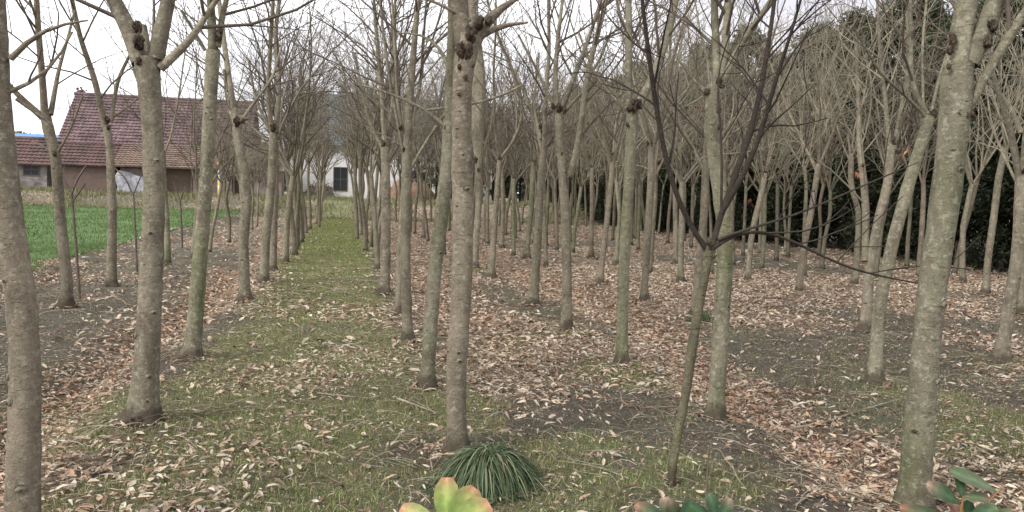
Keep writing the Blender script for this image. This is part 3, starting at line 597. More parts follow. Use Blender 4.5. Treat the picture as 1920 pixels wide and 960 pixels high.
# ------------------------------------------------------------ ground sheet
TPOS += [(t[1], t[2]) for t in TREES if t[2] < 12 and t[1] < 5.5]
def axis(segs):
    out = []
    for a, b, s in segs: out += list(np.arange(a, b-1e-6, s))
    return np.array(out+[segs[-1][1]])
gx = axis([(-900, -100, 80), (-100, -30, 7), (-30, -8, 1), (-8, 10, .11), (10, 20, .3), (20, 60, 2), (60, 120, 10), (120, 900, 80)])
gy = axis([(-60, -4, 4), (-4, 2, .5), (2, 14, .11), (14, 24, .25), (24, 60, .6), (60, 100, 4), (100, 1500, 100)])
XX, YY = np.meshgrid(gx, gy); ZZ = height(XX, YY)
mb = MB(); nx, ny = len(gx), len(gy)
i = np.arange(ny-1)[:, None]*nx; j = np.arange(nx-1)[None]
lit = m_litter(XX, YY); gra = m_grass(XX, YY); fur = np.clip(furL(XX, YY)+furR(XX, YY)+.5*furM(XX, YY), 0, 1)
mb.add(np.stack([XX, YY, ZZ], -1), np.stack([i+j, i+j+1, i+nx+j+1, i+nx+j], -1), col=np.stack([lit, gra, fur], -1).reshape(-1, 3))
g = NT('soil_and_litter', .95); at = g.n('ShaderNodeAttribute', attribute_name='tint'); sp = g.n('ShaderNodeSeparateColor'); g.l(at.outputs['Color'], sp.inputs[0])
v = g.coord()
soil = g.mix(g.ramp(g.noise(v, 3, 6, .7), .35, .65), (.115, .097, .073), (.185, .157, .12))
soil = g.mix(g.ramp(g.noise(v, .9, 5, .7), .45, .6), soil, (.15, .155, .105))
soil = g.mix(g.math('MULTIPLY', g.ramp(g.noise(v, 55, 6, .85), .52, .62), .75), soil, (.24, .20, .155))
soil = g.mix(g.math('MULTIPLY', g.ramp(g.noise(v, 34, 6, .85), .56, .64), .6), soil, (.035, .028, .022))
vo = g.n('ShaderNodeTexVoronoi'); vo.inputs['Scale'].default_value = 14; vo.inputs['Randomness'].default_value = 1
mpv = g.coord((1, 1.9, 1)); nzv = g.n('ShaderNodeTexNoise'); nzv.inputs['Scale'].default_value = 6; g.l(mpv, nzv.inputs['Vector'])
adv = g.n('ShaderNodeMixRGB'); adv.inputs[0].default_value = .12; g.l(mpv, adv.inputs[1]); g.l(nzv.outputs['Color'], adv.inputs[2]); g.l(adv.outputs[0], vo.inputs['Vector'])
sv = g.n('ShaderNodeSeparateColor'); g.l(vo.outputs['Color'], sv.inputs[0])
lc = g.mix(g.ramp(sv.outputs[0], .1, .9), (.20, .13, .09), (.40, .31, .235))
lc = g.mix(g.math('MULTIPLY', g.ramp(sv.outputs[1], .7, .75), .8), lc, (.50, .43, .35))
lf = g.math('GREATER_THAN', g.math('MULTIPLY', sp.outputs[0], 1.0), g.math('ADD', g.math('MULTIPLY', sv.outputs[2], .75), .12))
base = g.mix(g.math('MULTIPLY', lf, .9), soil, lc)
gm = g.ramp(g.math('MULTIPLY', sp.outputs[1], g.math('ADD', g.noise(v, 9, 5, .75), .35)), .18, .55)
grc = g.mix(g.ramp(g.noise(v, 5, 4), .35, .65), (.20, .24, .075), (.32, .345, .13))
base = g.mix(g.math('MULTIPLY', g.math('MULTIPLY', gm, g.ramp(g.noise(v, 40, 6, .85), .42, .56)), .75), base, grc)
g.col(base); b1 = g.bump(g.noise(v, 38, 8, .85), 1.0, .06); g.bump(vo.outputs['Distance'], .5, .02, b1)
gr = mb.build('ground', g.m); tag(gr, kind='structure')
# field sheet
def sheet(name, xs, ys, dz, mat, kind='structure'):
    X, Y = np.meshgrid(xs, ys); Z = height(X, Y)+dz; m_ = MB(); n = len(xs)
    a = np.arange(len(ys)-1)[:, None]*n; b = np.arange(n-1)[None]
    m_.add(np.stack([X, Y, Z], -1), np.stack([a+b, a+b+1, a+n+b+1, a+n+b], -1)); o = m_.build(name, mat); tag(o, kind=kind); return o
fm = NT('field_green', .9); v = fm.coord()
fm.col(fm.mix(fm.ramp(fm.noise(v, .6, 6, .8), .38, .62), (.085, .155, .05), (.13, .20, .07))); fm.bump(fm.noise(v, 25, 4, .8), .8, .05)
sheet('field', np.r_[np.arange(-80, -20, 3), np.arange(-20, -5.1, .4), -5.02], np.r_[np.arange(5, 43.5, .5)], .02, fm.m)
rm = simple('concrete_road', (.36, .33, .29), (.27, .245, .21), 2, .9, .3, 30)
sheet('road', np.r_[np.arange(-90, 30, 2.0)], np.array([48.6, 49.4, 50.2, 51.0]), .012, rm)
# ------------------------------------------------------------ litter, grass, twigs (uncountable)
def scatter(n, x0, x1, y0, y1, mask, seed):
    rg = np.random.RandomState(seed); X = rg.uniform(x0, x1, n); Y = rg.uniform(y0, y1, n); k = rg.rand(n) < mask(X, Y); return X[k], Y[k], rg
def leaves(mb, X, Y, rg, smin, smax, crumb=False):
    n = len(X); Z = height(X, Y)+.006+rg.rand(n)*.018
    L = smin+(smax*1.12-smin)*rg.rand(n)**1.9; W = L*rg.uniform(.16, .38, n); az = rg.rand(n)*6.283; tl = rg.normal(0, .30, n); ro = rg.normal(0, .4, n)
    cu = rg.uniform(-.2, 1.3, n); dr = rg.uniform(-.9, .6, n)
    loc = np.zeros((n, 8, 3)); tx = [0, .33, .7, 1, .25, .62, .25, .62]; ty = [0, 0, 0, 0, .5, .46, -.5, -.46]
    for k in range(8):
        loc[:, k, 0] = tx[k]*L-L*.5; loc[:, k, 1] = ty[k]*W; loc[:, k, 2] = (abs(ty[k])*cu*W)+dr*W*(tx[k]-.5)**2*1.5
    y = loc[..., 1]*np.cos(ro)[:, None]-loc[..., 2]*np.sin(ro)[:, None]; z = loc[..., 1]*np.sin(ro)[:, None]+loc[..., 2]*np.cos(ro)[:, None]
    x = loc[..., 0]*np.cos(tl)[:, None]-z*np.sin(tl)[:, None]; z = loc[..., 0]*np.sin(tl)[:, None]+z*np.cos(tl)[:, None]
    V = np.stack([x*np.cos(az)[:, None]-y*np.sin(az)[:, None]+X[:, None], x*np.sin(az)[:, None]+y*np.cos(az)[:, None]+Y[:, None], z+Z[:, None]+.008], -1)
    pal = np.array([(.58, .485, .37), (.49, .385, .28), (.41, .295, .205), (.32, .215, .15), (.60, .53, .43), (.19, .125, .085), (.45, .275, .185)])
    fu = np.clip(furL(X, Y)+furR(X, Y)+.8*furM(X, Y), 0, 1)
    pr0 = np.array([.26, .22, .15, .08, .15, .12, .02]); pr1 = np.array([.14, .17, .20, .14, .07, .05, .23])
    u = rg.rand(n); c0 = np.searchsorted(np.cumsum(pr0), u*.999); c1 = np.searchsorted(np.cumsum(pr1), u*.999)
    ci = np.where(rg.rand(n) < fu, c1, c0); ci = np.clip(ci, 0, 6)
    col = pal[ci]*rg.uniform(.75, 1.15, (n, 1))
    if crumb: col = col*rg.choice([.35, .5, .7, .95], size=(n, 1), p=[.35, .3, .2, .15]); W = W*1.3
    o = (np.arange(n)*8)[:, None, None]
    q = (np.array([(0, 1, 5, 4), (0, 6, 7, 1)])[None]+o).reshape(-1, 4); t = (np.array([(1, 2, 5), (2, 3, 5), (1, 7, 2), (2, 7, 3)])[None]+o).reshape(-1, 3)
    mb.add(V.reshape(-1, 3), q, t, col=np.repeat(col, 8, 0))
def far_ok(X, Y): return (Y > 2.2)&(X < Y*1.0+2.5)&(X > -Y*.62-1.5)
mb = MB()
for (n, x0, x1, y0, y1, a, b, k, sd) in [(125000, -5.2, 9, 2.2, 8, .03, .085, .95, 1), (95000, -5.2, 15, 8, 16, .055, .11, .9, 2), (60000, -5.2, 17, 16, 30, .07, .13, .8, 3), (24000, -5, 17, 30, 46, .10, .17, .7, 4)]:
    X, Y, rg = scatter(n, x0, x1, y0, y1, lambda X, Y: m_litter(X, Y)*k*far_ok(X, Y), sd); leaves(mb, X, Y, rg, a, b)
for (n, y0, y1, a, b, k, sd) in [(190000, 2.2, 7.5, .010, .034, .75, 41), (130000, 7.5, 14, .016, .045, .6, 42)]:
    X, Y, rg = scatter(n, -5.2, 11, y0, y1, lambda X, Y: k*(.45+.55*fbm(X*2.2, Y*2.2, 88))*far_ok(X, Y), sd); leaves(mb, X, Y, rg, a, b, True)
tag(mb.build('leaf_litter', LEAF), 'carpet of tan and reddish fallen leaves between the rows', 'leaf litter', kind='stuff')
def blades(mb, X, Y, rg, h0, h1, wd, pal, lean=.5, dz=0, dead=.1):
    n = len(X); Z = height(X, Y)+dz; h = rg.uniform(h0, h1, n); az = rg.rand(n)*6.283; ln = rg.uniform(.1, 1, n)*lean; fa = rg.rand(n)*6.283
    dx, dy = np.cos(az)*ln*h, np.sin(az)*ln*h; wx, wy = np.cos(fa)*wd/2, np.sin(fa)*wd/2
    b = np.stack([X, Y, Z-.01], 1); s = np.stack([wx, wy, 0*wx], 1)
    m_ = b+np.stack([dx*.35, dy*.35, h*.6], 1); t_ = b+np.stack([dx, dy, h], 1)
    V = np.stack([b-s, b+s, m_+s*.8, m_-s*.8, t_], 1)
    c = np.array(pal)[rg.randint(len(pal), size=n)]*rg.uniform(.75, 1.25, (n, 1)); dd = rg.rand(n) < dead; c[dd] = (.30, .25, .15)
    o = (np.arange(n)*5)[:, None, None]
    mb.add(V.reshape(-1, 3), (np.array([(0, 1, 2, 3)])[None]+o).reshape(-1, 4), (np.array([(3, 2, 4)])[None]+o).reshape(-1, 3), col=np.repeat(c, 5, 0))
mb = MB(); GP = [(.21, .27, .085), (.30, .34, .12), (.12, .18, .055), (.42, .39, .20)]
for (n, x0, x1, y0, y1, a, b, wd, sd) in [(260000, -3, 8, 2.2, 9, .015, .06, .0035, 11), (150000, -1.6, 3.5, 9, 20, .02, .05, .006, 12), (60000, -1.4, .8, 20, 43, .03, .07, .012, 13)]:
    X, Y, rg = scatter(n, x0, x1, y0, y1, lambda X, Y: (m_grass(X, Y)**1.2+.02)*far_ok(X, Y), sd); blades(mb, X, Y, rg, a, b, wd, GP, .9)
tag(mb.build('grass', GRASS), 'short patchy grass and moss on the path and round the tree feet', 'grass', kind='stuff')
mb = MB(); FP = [(.085, .155, .05), (.13, .20, .07), (.06, .12, .038), (.20, .235, .10)]
for (n, x0, x1, y0, y1, a, b, wd, sd) in [(100000, -14, -4.7, 9, 20, .03, .08, .007, 14), (90000, -32, -4.6, 20, 43, .04, .09, .016, 15)]:
    X, Y, rg = scatter(n, x0, x1, y0, y1, lambda X, Y: (X > -Y*.62-2)*(X < -4.45-.9*fbm(X*0+3, Y*1.3, 44))*(.35+.65*ss(.35, .5, fbm(X*.8, Y*.8, 45))), sd); blades(mb, X, Y, rg, a, b, wd, FP, .5, .02, .01)
tag(mb.build('field_crop', GRASS), 'bright green young crop filling the field on the left', 'crop', kind='stuff')
def ground_twigs(mb, n, x0, x1, y0, y1, l0, l1, r, seed, near=None):
    rg = np.random.RandomState(seed)
    for k in range(n):
        x, y = rg.uniform(x0, x1), rg.uniform(y0, y1)
        if near is not None: q = near[rg.randint(len(near))]; x, y = q[0]+rg.normal(0, .45), q[1]+rg.normal(0, .45)
        if y < 2.3 or not far_ok(np.array(x), np.array(y)): continue
        L = rg.uniform(l0, l1); a = rg.rand()*6.28; c = rg.normal(0, 1.2); m = 5; t = np.linspace(0, L, m)
        aa = a+c*t; px = x+np.cumsum(np.cos(aa))*L/m; py = y+np.cumsum(np.sin(aa))*L/m
        pz = height(px, py)+.012+rg.rand()*.02+abs(rg.normal(0, .02))*np.sin(np.linspace(0, 3.1, m))
        n0 = mb.n; mb.tube(np.stack([px, py, pz], 1), np.linspace(r, r*.5, m)*rg.uniform(.5, 1.2), 3)
        mb.c[-1] = np.broadcast_to(np.array([(.33, .28, .20), (.22, .17, .12), (.13, .10, .075), (.42, .37, .28), (.16, .13, .09)][rg.randint(5)], np.float32), (mb.n-n0, 3)); mb.hc = True
mb = MB()
tn = [(t[1], t[2]) for t in TREES if t[2] < 15]
ground_twigs(mb, 5200, -4.6, 7, 2.4, 9, .06, .30, .0026, 1); ground_twigs(mb, 2000, -4.6, 7, 2.4, 9, .12, .5, .0026, 2, [q for q in tn if q[1] < 9]); ground_twigs(mb, 2200, -4.6, 12, 9, 18, .2, .7, .0045, 3)
tag(mb.build('fallen_twigs', TWL), 'thin dry stalks and twigs strewn over the ground among the leaves', 'twigs', kind='stuff')
# weeds on the far bank and behind the rows
mb = MB(); WP = [(.13, .17, .06), (.17, .21, .075), (.09, .13, .045), (.24, .22, .13)]
X, Y, rg = scatter(60000, -35, 22, 42.5, 48.5, lambda X, Y: .25+.75*(fbm(X*.7, Y*.7, 5) > .5), 21); blades(mb, X, Y, rg, .06, .28, .03, WP, .9, 0, .35)
X, Y, rg = scatter(16000, -35, 14, 51.2, 53.6, lambda X, Y: .1+.9*(fbm(X*.7, Y*.7, 6) > .52), 22); blades(mb, X, Y, rg, .08, .35, .04, WP, .9, 0, .4)
tag(mb.build('bank_weeds', GRASS), 'rough weeds and dead stalks along the bank below the road', 'weeds', kind='stuff')
# ------------------------------------------------------------ mondo grass clumps
def mondo(px, py, rx, ry, hh, n, seed, label, off=(0, 0)):
    g_, d = ground(px, py); g_ = g_+np.array([off[0], off[1], 0]); root = empty('grass_clump', g_); rg = np.random.RandomState(seed); mb = MB()
    pal = np.array([(.055, .085, .04), (.095, .135, .065), (.04, .065, .032), (.16, .20, .115), (.28, .25, .15)])
    for k in range(n):
        a = rg.rand()*6.28; q = math.sqrt(rg.rand())*.62; bx, by = math.cos(a)*q*rx, math.sin(a)*q*ry; b0 = np.array([bx, by, hh*.62*(1-(q/.62)**2)])
        a2 = a+rg.normal(0, .95); L = rg.uniform(.35, 1.2)*hh*.78*(1+.25*math.sin(2*a+seed)); a2 = a2+.25*math.sin(3*a); el = rg.uniform(.45, 1.3); m = 6; d_ = np.array([math.cos(a2)*math.cos(el), math.sin(a2)*math.cos(el), math.sin(el)])
        pts = [b0]
        for s in range(m):
            d_ = norm(d_+np.array([math.cos(a2)*.16, math.sin(a2)*.12, -.55])); pts.append(pts[-1]+d_*L/m)
        P = np.array(pts); P[:, 2] = np.maximum(P[:, 2], .01+.01*rg.rand()); wv = np.array([-math.sin(a2), math.cos(a2), 0])*.0027*rg.uniform(.7, 1.4)
        wd = np.array([.8, 1, 1, .9, .8, .55, .12])[:, None]; V = np.stack([P-wv*wd, P+wv*wd], 1).reshape(-1, 3)
        c = pal[rg.choice(5, p=[.27, .29, .17, .16, .11])]*rg.uniform(.8, 1.2)
        mb.add(V, [(2*s, 2*s+1, 2*s+3, 2*s+2) for s in range(m)], col=c)
    mb.build('grass_blades', GRASS, root); tag(root, label, 'grass clump')
mondo(922, 925, .245, .22, .31, 6000, 1, 'dark green arching grass clump hugging the foot of the central tree', (0, .10))
mondo(1316, 606, .13, .12, .20, 700, 2, 'small dark green grass tuft at the foot of a pale tree farther back')
# ------------------------------------------------------------ saplings
def sapling(pts, base, limbs, seed, label, m=TWIG):
    g_, d = ground(*base); gz = float(height(g_[0], g_[1])); O = np.array([g_[0], g_[1], gz]); root = empty('sapling', O); rg = np.random.RandomState(seed)
    P = np.array([at_depth(x, y, d) for x, y, _ in pts])-O; P[0, 2] = -.05; r = np.array([w_/2/F*d for *_, w_ in pts]); mb = MB(); P, r = resample(P, r, .08); mb.tube(P, r, 6); mb.build('stem', m, root)
    mb = MB()
    for lb in limbs:
        Q = np.array([at_depth(x, y, d) for x, y, _ in lb])-O; hh = np.linalg.norm(Q-Q[0], axis=1); Q = Q+fw*(rg.uniform(-.4, .4)*hh)[:, None]; qr = np.array([w_/2/F*d for *_, w_ in lb]); Q, qr = resample(Q, qr, .08); mb.tube(Q, qr, 4); twigs(mb, Q, qr, rg, 2, 3.5, 0)
    mb.build('branches', m, root); tag(root, label, 'sapling')
sapling([(150, 564, 6), (143, 470, 5), (134, 360, 5)], (150, 564), [[(134, 365, 4), (145, 335, 4), (165, 310, 3)], [(134, 360, 4), (118, 335, 3), (110, 310, 2)], [(135, 380, 3), (165, 345, 3)]], 1, 'thin sapling stem beside the curved reddish tree at the left')
sapling([(257, 512, 5), (254, 440, 4), (250, 360, 3)], (257, 512), [[(251, 370, 3), (235, 330, 3), (212, 312, 2)], [(250, 365, 3), (262, 330, 2)]], 2, 'thin sapling between the thick pale tree and the field')
sapling([(342, 465, 4), (340, 420, 4), (338, 375, 3)], (342, 465), [[(338, 380, 3), (325, 340, 2)], [(338, 375, 3), (350, 350, 2)]], 3, 'thin knee-high sapling just right of the thick pale tree')
sapling([(1322, 985, 5), (1325, 900, 5), (1330, 835, 3)], (1322, 985), [], 4, 'leafless reddish shoot rising in front of the small dark tree')
# ------------------------------------------------------------ photinia shrubs under the lens
def big_leaf(mb, p, tip, W, nrm, c0, c1, edge=None, fold=.18, m=7):
    p = np.array(p); tip = np.array(tip); T = tip-p; L = np.linalg.norm(T); T /= L; nrm = np.array(nrm, float); nrm = norm(nrm-T*(nrm@T)); B = np.cross(T, nrm)
    prof = [.10, .45, .76, .95, 1, .88, .42]; V = []; cc = []
    for k in range(m):
        t = k/(m-1); cen = p+T*L*t+nrm*(-.10*L*(t-.45)**2*1.6)
        w_ = W/2*prof[k]; c = np.array(c0)*(1-t**5)+np.array(c1)*t**5
        for s in (-1, -.5, 0, .5, 1):
            V.append(cen+B*w_*s+nrm*(abs(s)*fold*.5*w_+(.02*W*math.sin(9*t+s*3)))); cc.append(c*(1.35 if s == 0 else (1 if (k+abs(s)*2) % 2 else .86))*(.9 if abs(s) == 1 else 1))
    q = [(k*5+s, k*5+s+1, k*5+s+6, k*5+s+5) for k in range(m-1) for s in range(4)]
    mb.add(V, q, col=np.array(cc))
def photinia(node_px, depth, leaves_, label, seed, base_off=(0, -.05)):
    nd = at_depth(node_px[0], node_px[1], depth); gx_, gy_ = nd[0]+base_off[0], nd[1]+base_off[1]; gz = float(height(gx_, gy_)); O = np.array([gx_, gy_, gz]); root = empty('evergreen_shrub', O); rg = np.random.RandomState(seed)
    Q = nd-O; mb = MB(); P = np.array([[0, 0, -.03], [Q[0]*.3+.02, Q[1]*.4, Q[2]*.5], Q]); P, r = resample(P, np.array([.009, .007, .004]), .06); mb.tube(P, r, 7)
    subs = []
    for k in range(7):
        t = rg.uniform(.25, .7); i = int(t*(len(P)-1)); d_ = norm(np.array([rg.normal(), rg.normal()-.3, .9])); Bp = path(P[i], d_, rg.uniform(.12, .25), 4, .2, .3, rg)
        if Bp[-1][2] > Q[2]-.14: Bp[:, 2] -= (Bp[-1][2]-(Q[2]-.14))
        mb.tube(Bp, np.linspace(.004, .0025, 5), 5); subs.append(Bp)
    mb.build('stem', BARKR, root)
    mb = MB()
    for Bp in subs:
        for j in range(9):
            p = Bp[rg.randint(1, 5)]; d_ = norm(rg.normal(0, 1, 3)+np.array([0, 0, .15])); L = rg.uniform(.05, .08)
            red = rg.rand(); tp = p+d_*L; tp[2] = min(tp[2], Q[2]-.10)
            big_leaf(mb, p, tp, L*.42, rg.normal(0, .3, 3)+np.array([0, 0, 1]), (.07, .14, .045), (.09, .15, .05) if red < .6 else (.35, .12, .08))
    mb.build('lower_leaves', FRESH, root)
    for (bx, by, bz, tx, ty, tz, wpx, nr, c0, c1) in leaves_:
        a = at_depth(bx, by, depth+bz)-O; b = at_depth(tx, ty, depth+tz)-O; mb = MB(); nv = -fw*nr[2]+rt*nr[0]+up*nr[1]
        big_leaf(mb, a, b, wpx/F*depth, nv, c0, c1); 
        mb.tube(np.array([Q, (Q+a)/2, a]), [.0016, .0014, .0012], 5, 0); mb.c[-1] = np.broadcast_to(np.array([.3, .16, .07], np.float32), (15, 3))
        mb.build('leaf', FRESH, root)
    tag(root, label, 'shrub')
YG = (.23, .32, .085); PK = (.44, .22, .13); DG = (.05, .095, .045); RD = (.26, .13, .085); MG = (.11, .15, .075); PL = (.36, .24, .18)
photinia((838, 1010), 1.12, [(835, 990, 0, 838, 895, .02, 48, (0, .25, 1), YG, PK), (838, 992, -.01, 892, 915, .015, 52, (.2, .3, 1), YG, PK), (842, 995, -.03, 918, 945, -.02, 58, (.1, .6, 1), YG, PK), (830, 995, -.02, 752, 950, -.01, 40, (-.1, .7, 1), (.30, .36, .12), PK)],
         'fresh yellow-green leaf rosette with pink tips at the bottom centre edge', 1)
photinia((1270, 1010), 1.3, [(1262, 990, 0, 1192, 945, .02, 34, (0, .6, 1), DG, RD), (1265, 985, 0, 1245, 932, .02, 34, (.2, .3, 1), DG, PL), (1268, 990, 0, 1258, 940, -.03, 30, (0, .5, 1), DG, PL), (1275, 988, 0, 1300, 938, .02, 30, (.2, .5, 1), DG, DG),],
         'dark green leaf tips with red edges at bottom edge, below the small dark tree', 2)
photinia((1350, 1010), 1.3, [(1345, 990, 0, 1295, 946, 0, 28, (0, .7, 1), DG, DG), (1345, 975, 0, 1330, 926, 0, 26, (.3, .2, 1), DG, (.12, .18, .1)), (1350, 975, 0, 1370, 935, .01, 26, (.3, .5, 1), DG, PL)],
         'small dark green leaves right of the leafless reddish shoot at bottom edge', 3)
photinia((1800, 1000), 1.2, [(1872, 921, .02, 1785, 881, 0, 34, (-.2, .8, .8), MG, MG), (1802, 945, 0, 1740, 907, 0, 30, (-.3, .6, 1), DG, PL), (1805, 935, 0, 1797, 895, .01, 24, (.4, .3, 1), DG, MG), (1806, 930, 0, 1860, 935, .02, 24, (.1, .8, .8), MG, RD),
     (1800, 985, 0, 1690, 950, 0, 28, (-.1, .6, 1), DG, RD), (1805, 985, -.02, 1872, 950, 0, 32, (.1, .7, 1), DG, MG), (1800, 985, 0, 1790, 940, .03, 28, (0, .5, 1), RD, PL), (1815, 995, 0, 1900, 960, 0, 30, (.1, .7, 1), DG, MG), (1802, 990, .02, 1820, 940, .03, 28, (0, .5, 1), DG, DG)],
         'green shrub tips with one long grey-green leaf, bottom right corner', 4)
# ------------------------------------------------------------ fallen branches
def fallen(pts, w_, label, seed):
    rg = np.random.RandomState(seed); G = [ground(x, y) for x, y in pts]; d = G[0][1]; P = np.array([q[0] for q in G]); O = P[0].copy(); root = empty('fallen_branch', O); P = P-O+np.array([0, 0, .02]); r = np.linspace(w_/2/F*d, w_/5/F*d, len(P)); mb = MB()
    P, r = resample(P, r, .06); mb.tube(P, r, 6)
    mb.build('branch', TWIGP, root)
    for k in range(4):
        mb = MB();
        i = rg.randint(1, len(P)-1); dd = norm(P[i]-P[i-1]+rg.normal(0, .5, 3)*np.array([1, 1, .2])); Q = path(P[i], dd, rg.uniform(.12, .35), 4, 0, .5, rg); Q[:, 2] = np.clip(Q[:, 2], .015, .07); mb.tube(Q, np.linspace(r[i]*.6, .0015, 5), 4); mb.build('twig', TWIGP, root)
    tag(root, label, 'branch')
fallen([(1482, 808), (1540, 800), (1610, 775), (1690, 752)], 6, 'pale fallen branch lying on the leaves left of the thickest tree', 1)
fallen([(738, 750), (780, 765), (820, 780)], 6, 'short pale fallen stick beside the leaning grey tree', 2)
fallen([(1490, 955), (1560, 905), (1640, 845)], 4, 'long thin fallen stem by the thickest tree at bottom right', 3)
fallen([(1372, 878), (1382, 905), (1400, 925)], 4, 'small whitish curved twig right of the leafless shoot', 4)
fallen([(595, 742), (650, 748), (700, 752)], 4, 'pale stick on the path ground left of the leaning grey tree', 5)
fallen([(1180, 905), (1120, 880), (1040, 870)], 4, 'thin fallen branch right of the dark grass clump', 6)
# ------------------------------------------------------------ evergreens
def ever_proto(seed, W, Hh, n, z0):
    rg = np.random.RandomState(seed); root = empty('evergreen_tree'); mb = MB()
    mb.tube(np.array([[0, 0, -.1], [.05, .03, 2], [0, .1, Hh*.8]]), [.16, .12, .03], 8)
    for k in range(14):
        z = rg.uniform(z0*.6+.5, Hh*.8); a = rg.rand()*6.28; mb.tube(path(np.array([0, .05, z]), np.array([math.cos(a), math.sin(a), .5]), W*.75, 5, .1, .2, rg), np.linspace(.045, .008, 6), 5)
    mb.build('trunk', BARKD, root)
    mb = MB(); cl = []
    for k in range(150):
        a = rg.rand()*6.28; z = z0+(Hh-z0)*rg.rand()**.85; t = (z-z0)/(Hh-z0); pr = (min(1, .55+t*1.8) if t < .3 else (1-((t-.3)/.7)**2.1))**.6; q = W*pr*rg.uniform(.45, 1.0)
        cl.append((math.cos(a)*q, math.sin(a)*q, z, rg.uniform(.25, .5)))
    cl = np.array(cl); ci = rg.randint(len(cl), size=n); d_ = rg.normal(0, 1, (n, 3)); d_ /= np.linalg.norm(d_, axis=1)[:, None]
    P = cl[ci, :3]+d_*(cl[ci, 3]*rg.rand(n)**.4)[:, None]
    s = rg.uniform(.05, .115, n); U = rg.normal(0, 1, (n, 3)); U /= np.linalg.norm(U, axis=1)[:, None]; Wv = np.cross(U, rg.normal(0, 1, (n, 3))); Wv /= np.linalg.norm(Wv, axis=1)[:, None]
    V = np.stack([P-U*s[:, None], P+Wv*s[:, None]*.35, P+U*s[:, None], P-Wv*s[:, None]*.35], 1)
    pal = np.array([(.022, .036, .016), (.045, .062, .028), (.085, .095, .045), (.018, .029, .014)]); c = pal[rg.randint(4, size=n)]*(.55 if Hh < 6 else 1)
    mb.add(V.reshape(-1, 3), np.arange(n*4).reshape(-1, 4), col=np.repeat(c, 4, 0)); mb.build('crown', EVER, root, smooth=False)
    return root
ep = [ever_proto(1, 2.1, 8.1, 27000, .5), ever_proto(2, 2.3, 8.7, 29000, .9), ever_proto(3, 1.9, 7.6, 25000, .3), ever_proto(4, 1.8, 5.0, 16000, .1)]
usedp = set()
def copy_thing(r_):
    if r_.name not in usedp: usedp.add(r_.name); return r_
    n = r_.copy(); C.objects.link(n)
    for c in [c for c in C.objects if c.parent == r_]:
        c1 = c.copy(); C.objects.link(c1); c1.parent = n
    return n
ev = []
rge = np.random.RandomState(11); Y = 9.0; k = 0
while Y < 60: ev.append((18.2-.045*(Y-18)+rge.normal(0, .3), Y, k % 3, 1.0)); Y += 2.0+rge.rand()*.5; k += 1
for X in np.arange(15.5, 5.0, -2.2): ev.append((X, 58.5+rge.normal(0, .5), k % 3, .8)); k += 1
for Y in np.arange(10, 58, 2.3): ev.append((16.7-.045*(Y-18)+rge.normal(0, .3), Y, 3, rge.uniform(.75, 1.0)))
for Y in np.arange(14, 60, 4): ev.append((21.5+rge.normal(0, .5), Y, k % 3, 1.05)); k += 1
ntall = 0
ev.sort(key=lambda e: e[1])
for (X, Y, pi, sc) in ev:
    if pi == 3 and 22.4 < Y < 24.2: continue
    o = copy_thing(ep[pi]); o.location = (X, Y, float(height(X, Y))); o.rotation_euler = (0, 0, rge.rand()*6.28); o.scale = (sc, sc, sc*rge.uniform(.9, 1.08))
    if pi == 3: tag(o, 'low bushy evergreen filling the foot of the dark tree belt on the right', 'evergreen tree', 'low evergreens at the foot of the belt')
    elif Y > 56: tag(o, 'dark evergreen at the far end of the grove beyond the trunks', 'evergreen tree', 'evergreens closing the far end')
    elif X < 20 and ntall < 20: tag(o, 'tall dark evergreen, %s from the camera in the belt right of the grove' % ORD[ntall], 'evergreen tree', 'tall evergreens along the right side'); ntall += 1
    else: tag(o, 'tall dense evergreen deep in the far or rear part of the right-hand belt', 'evergreen tree', 'tall evergreens along the right side')
# ------------------------------------------------------------ houses
def tile_roof(mb, x0, x1, ye, ze, yr, zr, course=.30, wave=.24, th=.085, amp=.03, skew=0):
    """pitched slope of overlapping pantiles from eave (ye, ze) up to ridge (yr, zr)"""
    L = math.hypot(yr-ye, zr-ze); nc = int(L/course); nw = int((x1-x0)/wave); dy, dz = (yr-ye)/L, (zr-ze)/L; ny_, nz_ = -dz, dy
    if nz_ < 0: ny_, nz_ = -ny_, -nz_
    xs = np.linspace(x0, x1, nw*4+1); ph = (np.arange(nw*4+1) % 4); wv = np.array([0, amp, amp*1.5, amp])[ph]
    rg = np.random.RandomState(int(abs(x0)*10)); 
    for c in range(nc):
        a, b = c*L/nc, (c+1)*L/nc+.03; sag = rg.uniform(-.006, .006, len(xs))
        lo = [(x, ye+dy*a+ny_*(th+w_+s), ze+dz*a+nz_*(th+w_+s)) for x, w_, s in zip(xs, wv, sag)]; hi = [(x, ye+dy*b+ny_*(.012+w_+s), ze+dz*b+nz_*(.012+w_+s)) for x, w_, s in zip(xs, wv, sag)]
        un = [(x, ye+dy*a, ze+dz*a) for x in xs]; n = len(xs)
        V = un+lo+hi; q = [(k, k+1, n+k+1, n+k) for k in range(n-1)]+[(n+k, n+k+1, 2*n+k+1, 2*n+k) for k in range(n-1)]
        mb.add(V, q)
    mb.add([(x0, ye, ze-.02), (x1, ye, ze-.02), (x1, yr, zr-.02), (x0, yr, zr-.02)], [(3, 2, 1, 0)])
def tilemat(name, a, b, dk):
    m = NT(name, .8); v = m.coord(); vc = m.coord((4.2, 3.3, 3.3)); vo_ = m.n('ShaderNodeTexVoronoi'); vo_.inputs['Scale'].default_value = 1; m.l(vc, vo_.inputs['Vector']); s_ = m.n('ShaderNodeSeparateColor'); m.l(vo_.outputs['Color'], s_.inputs[0])
    c = m.mix(s_.outputs[0], a, b); c = m.mix(m.ramp(m.noise(v, .9, 8, .8), .44, .62), c, dk); m.col(c); return m.m
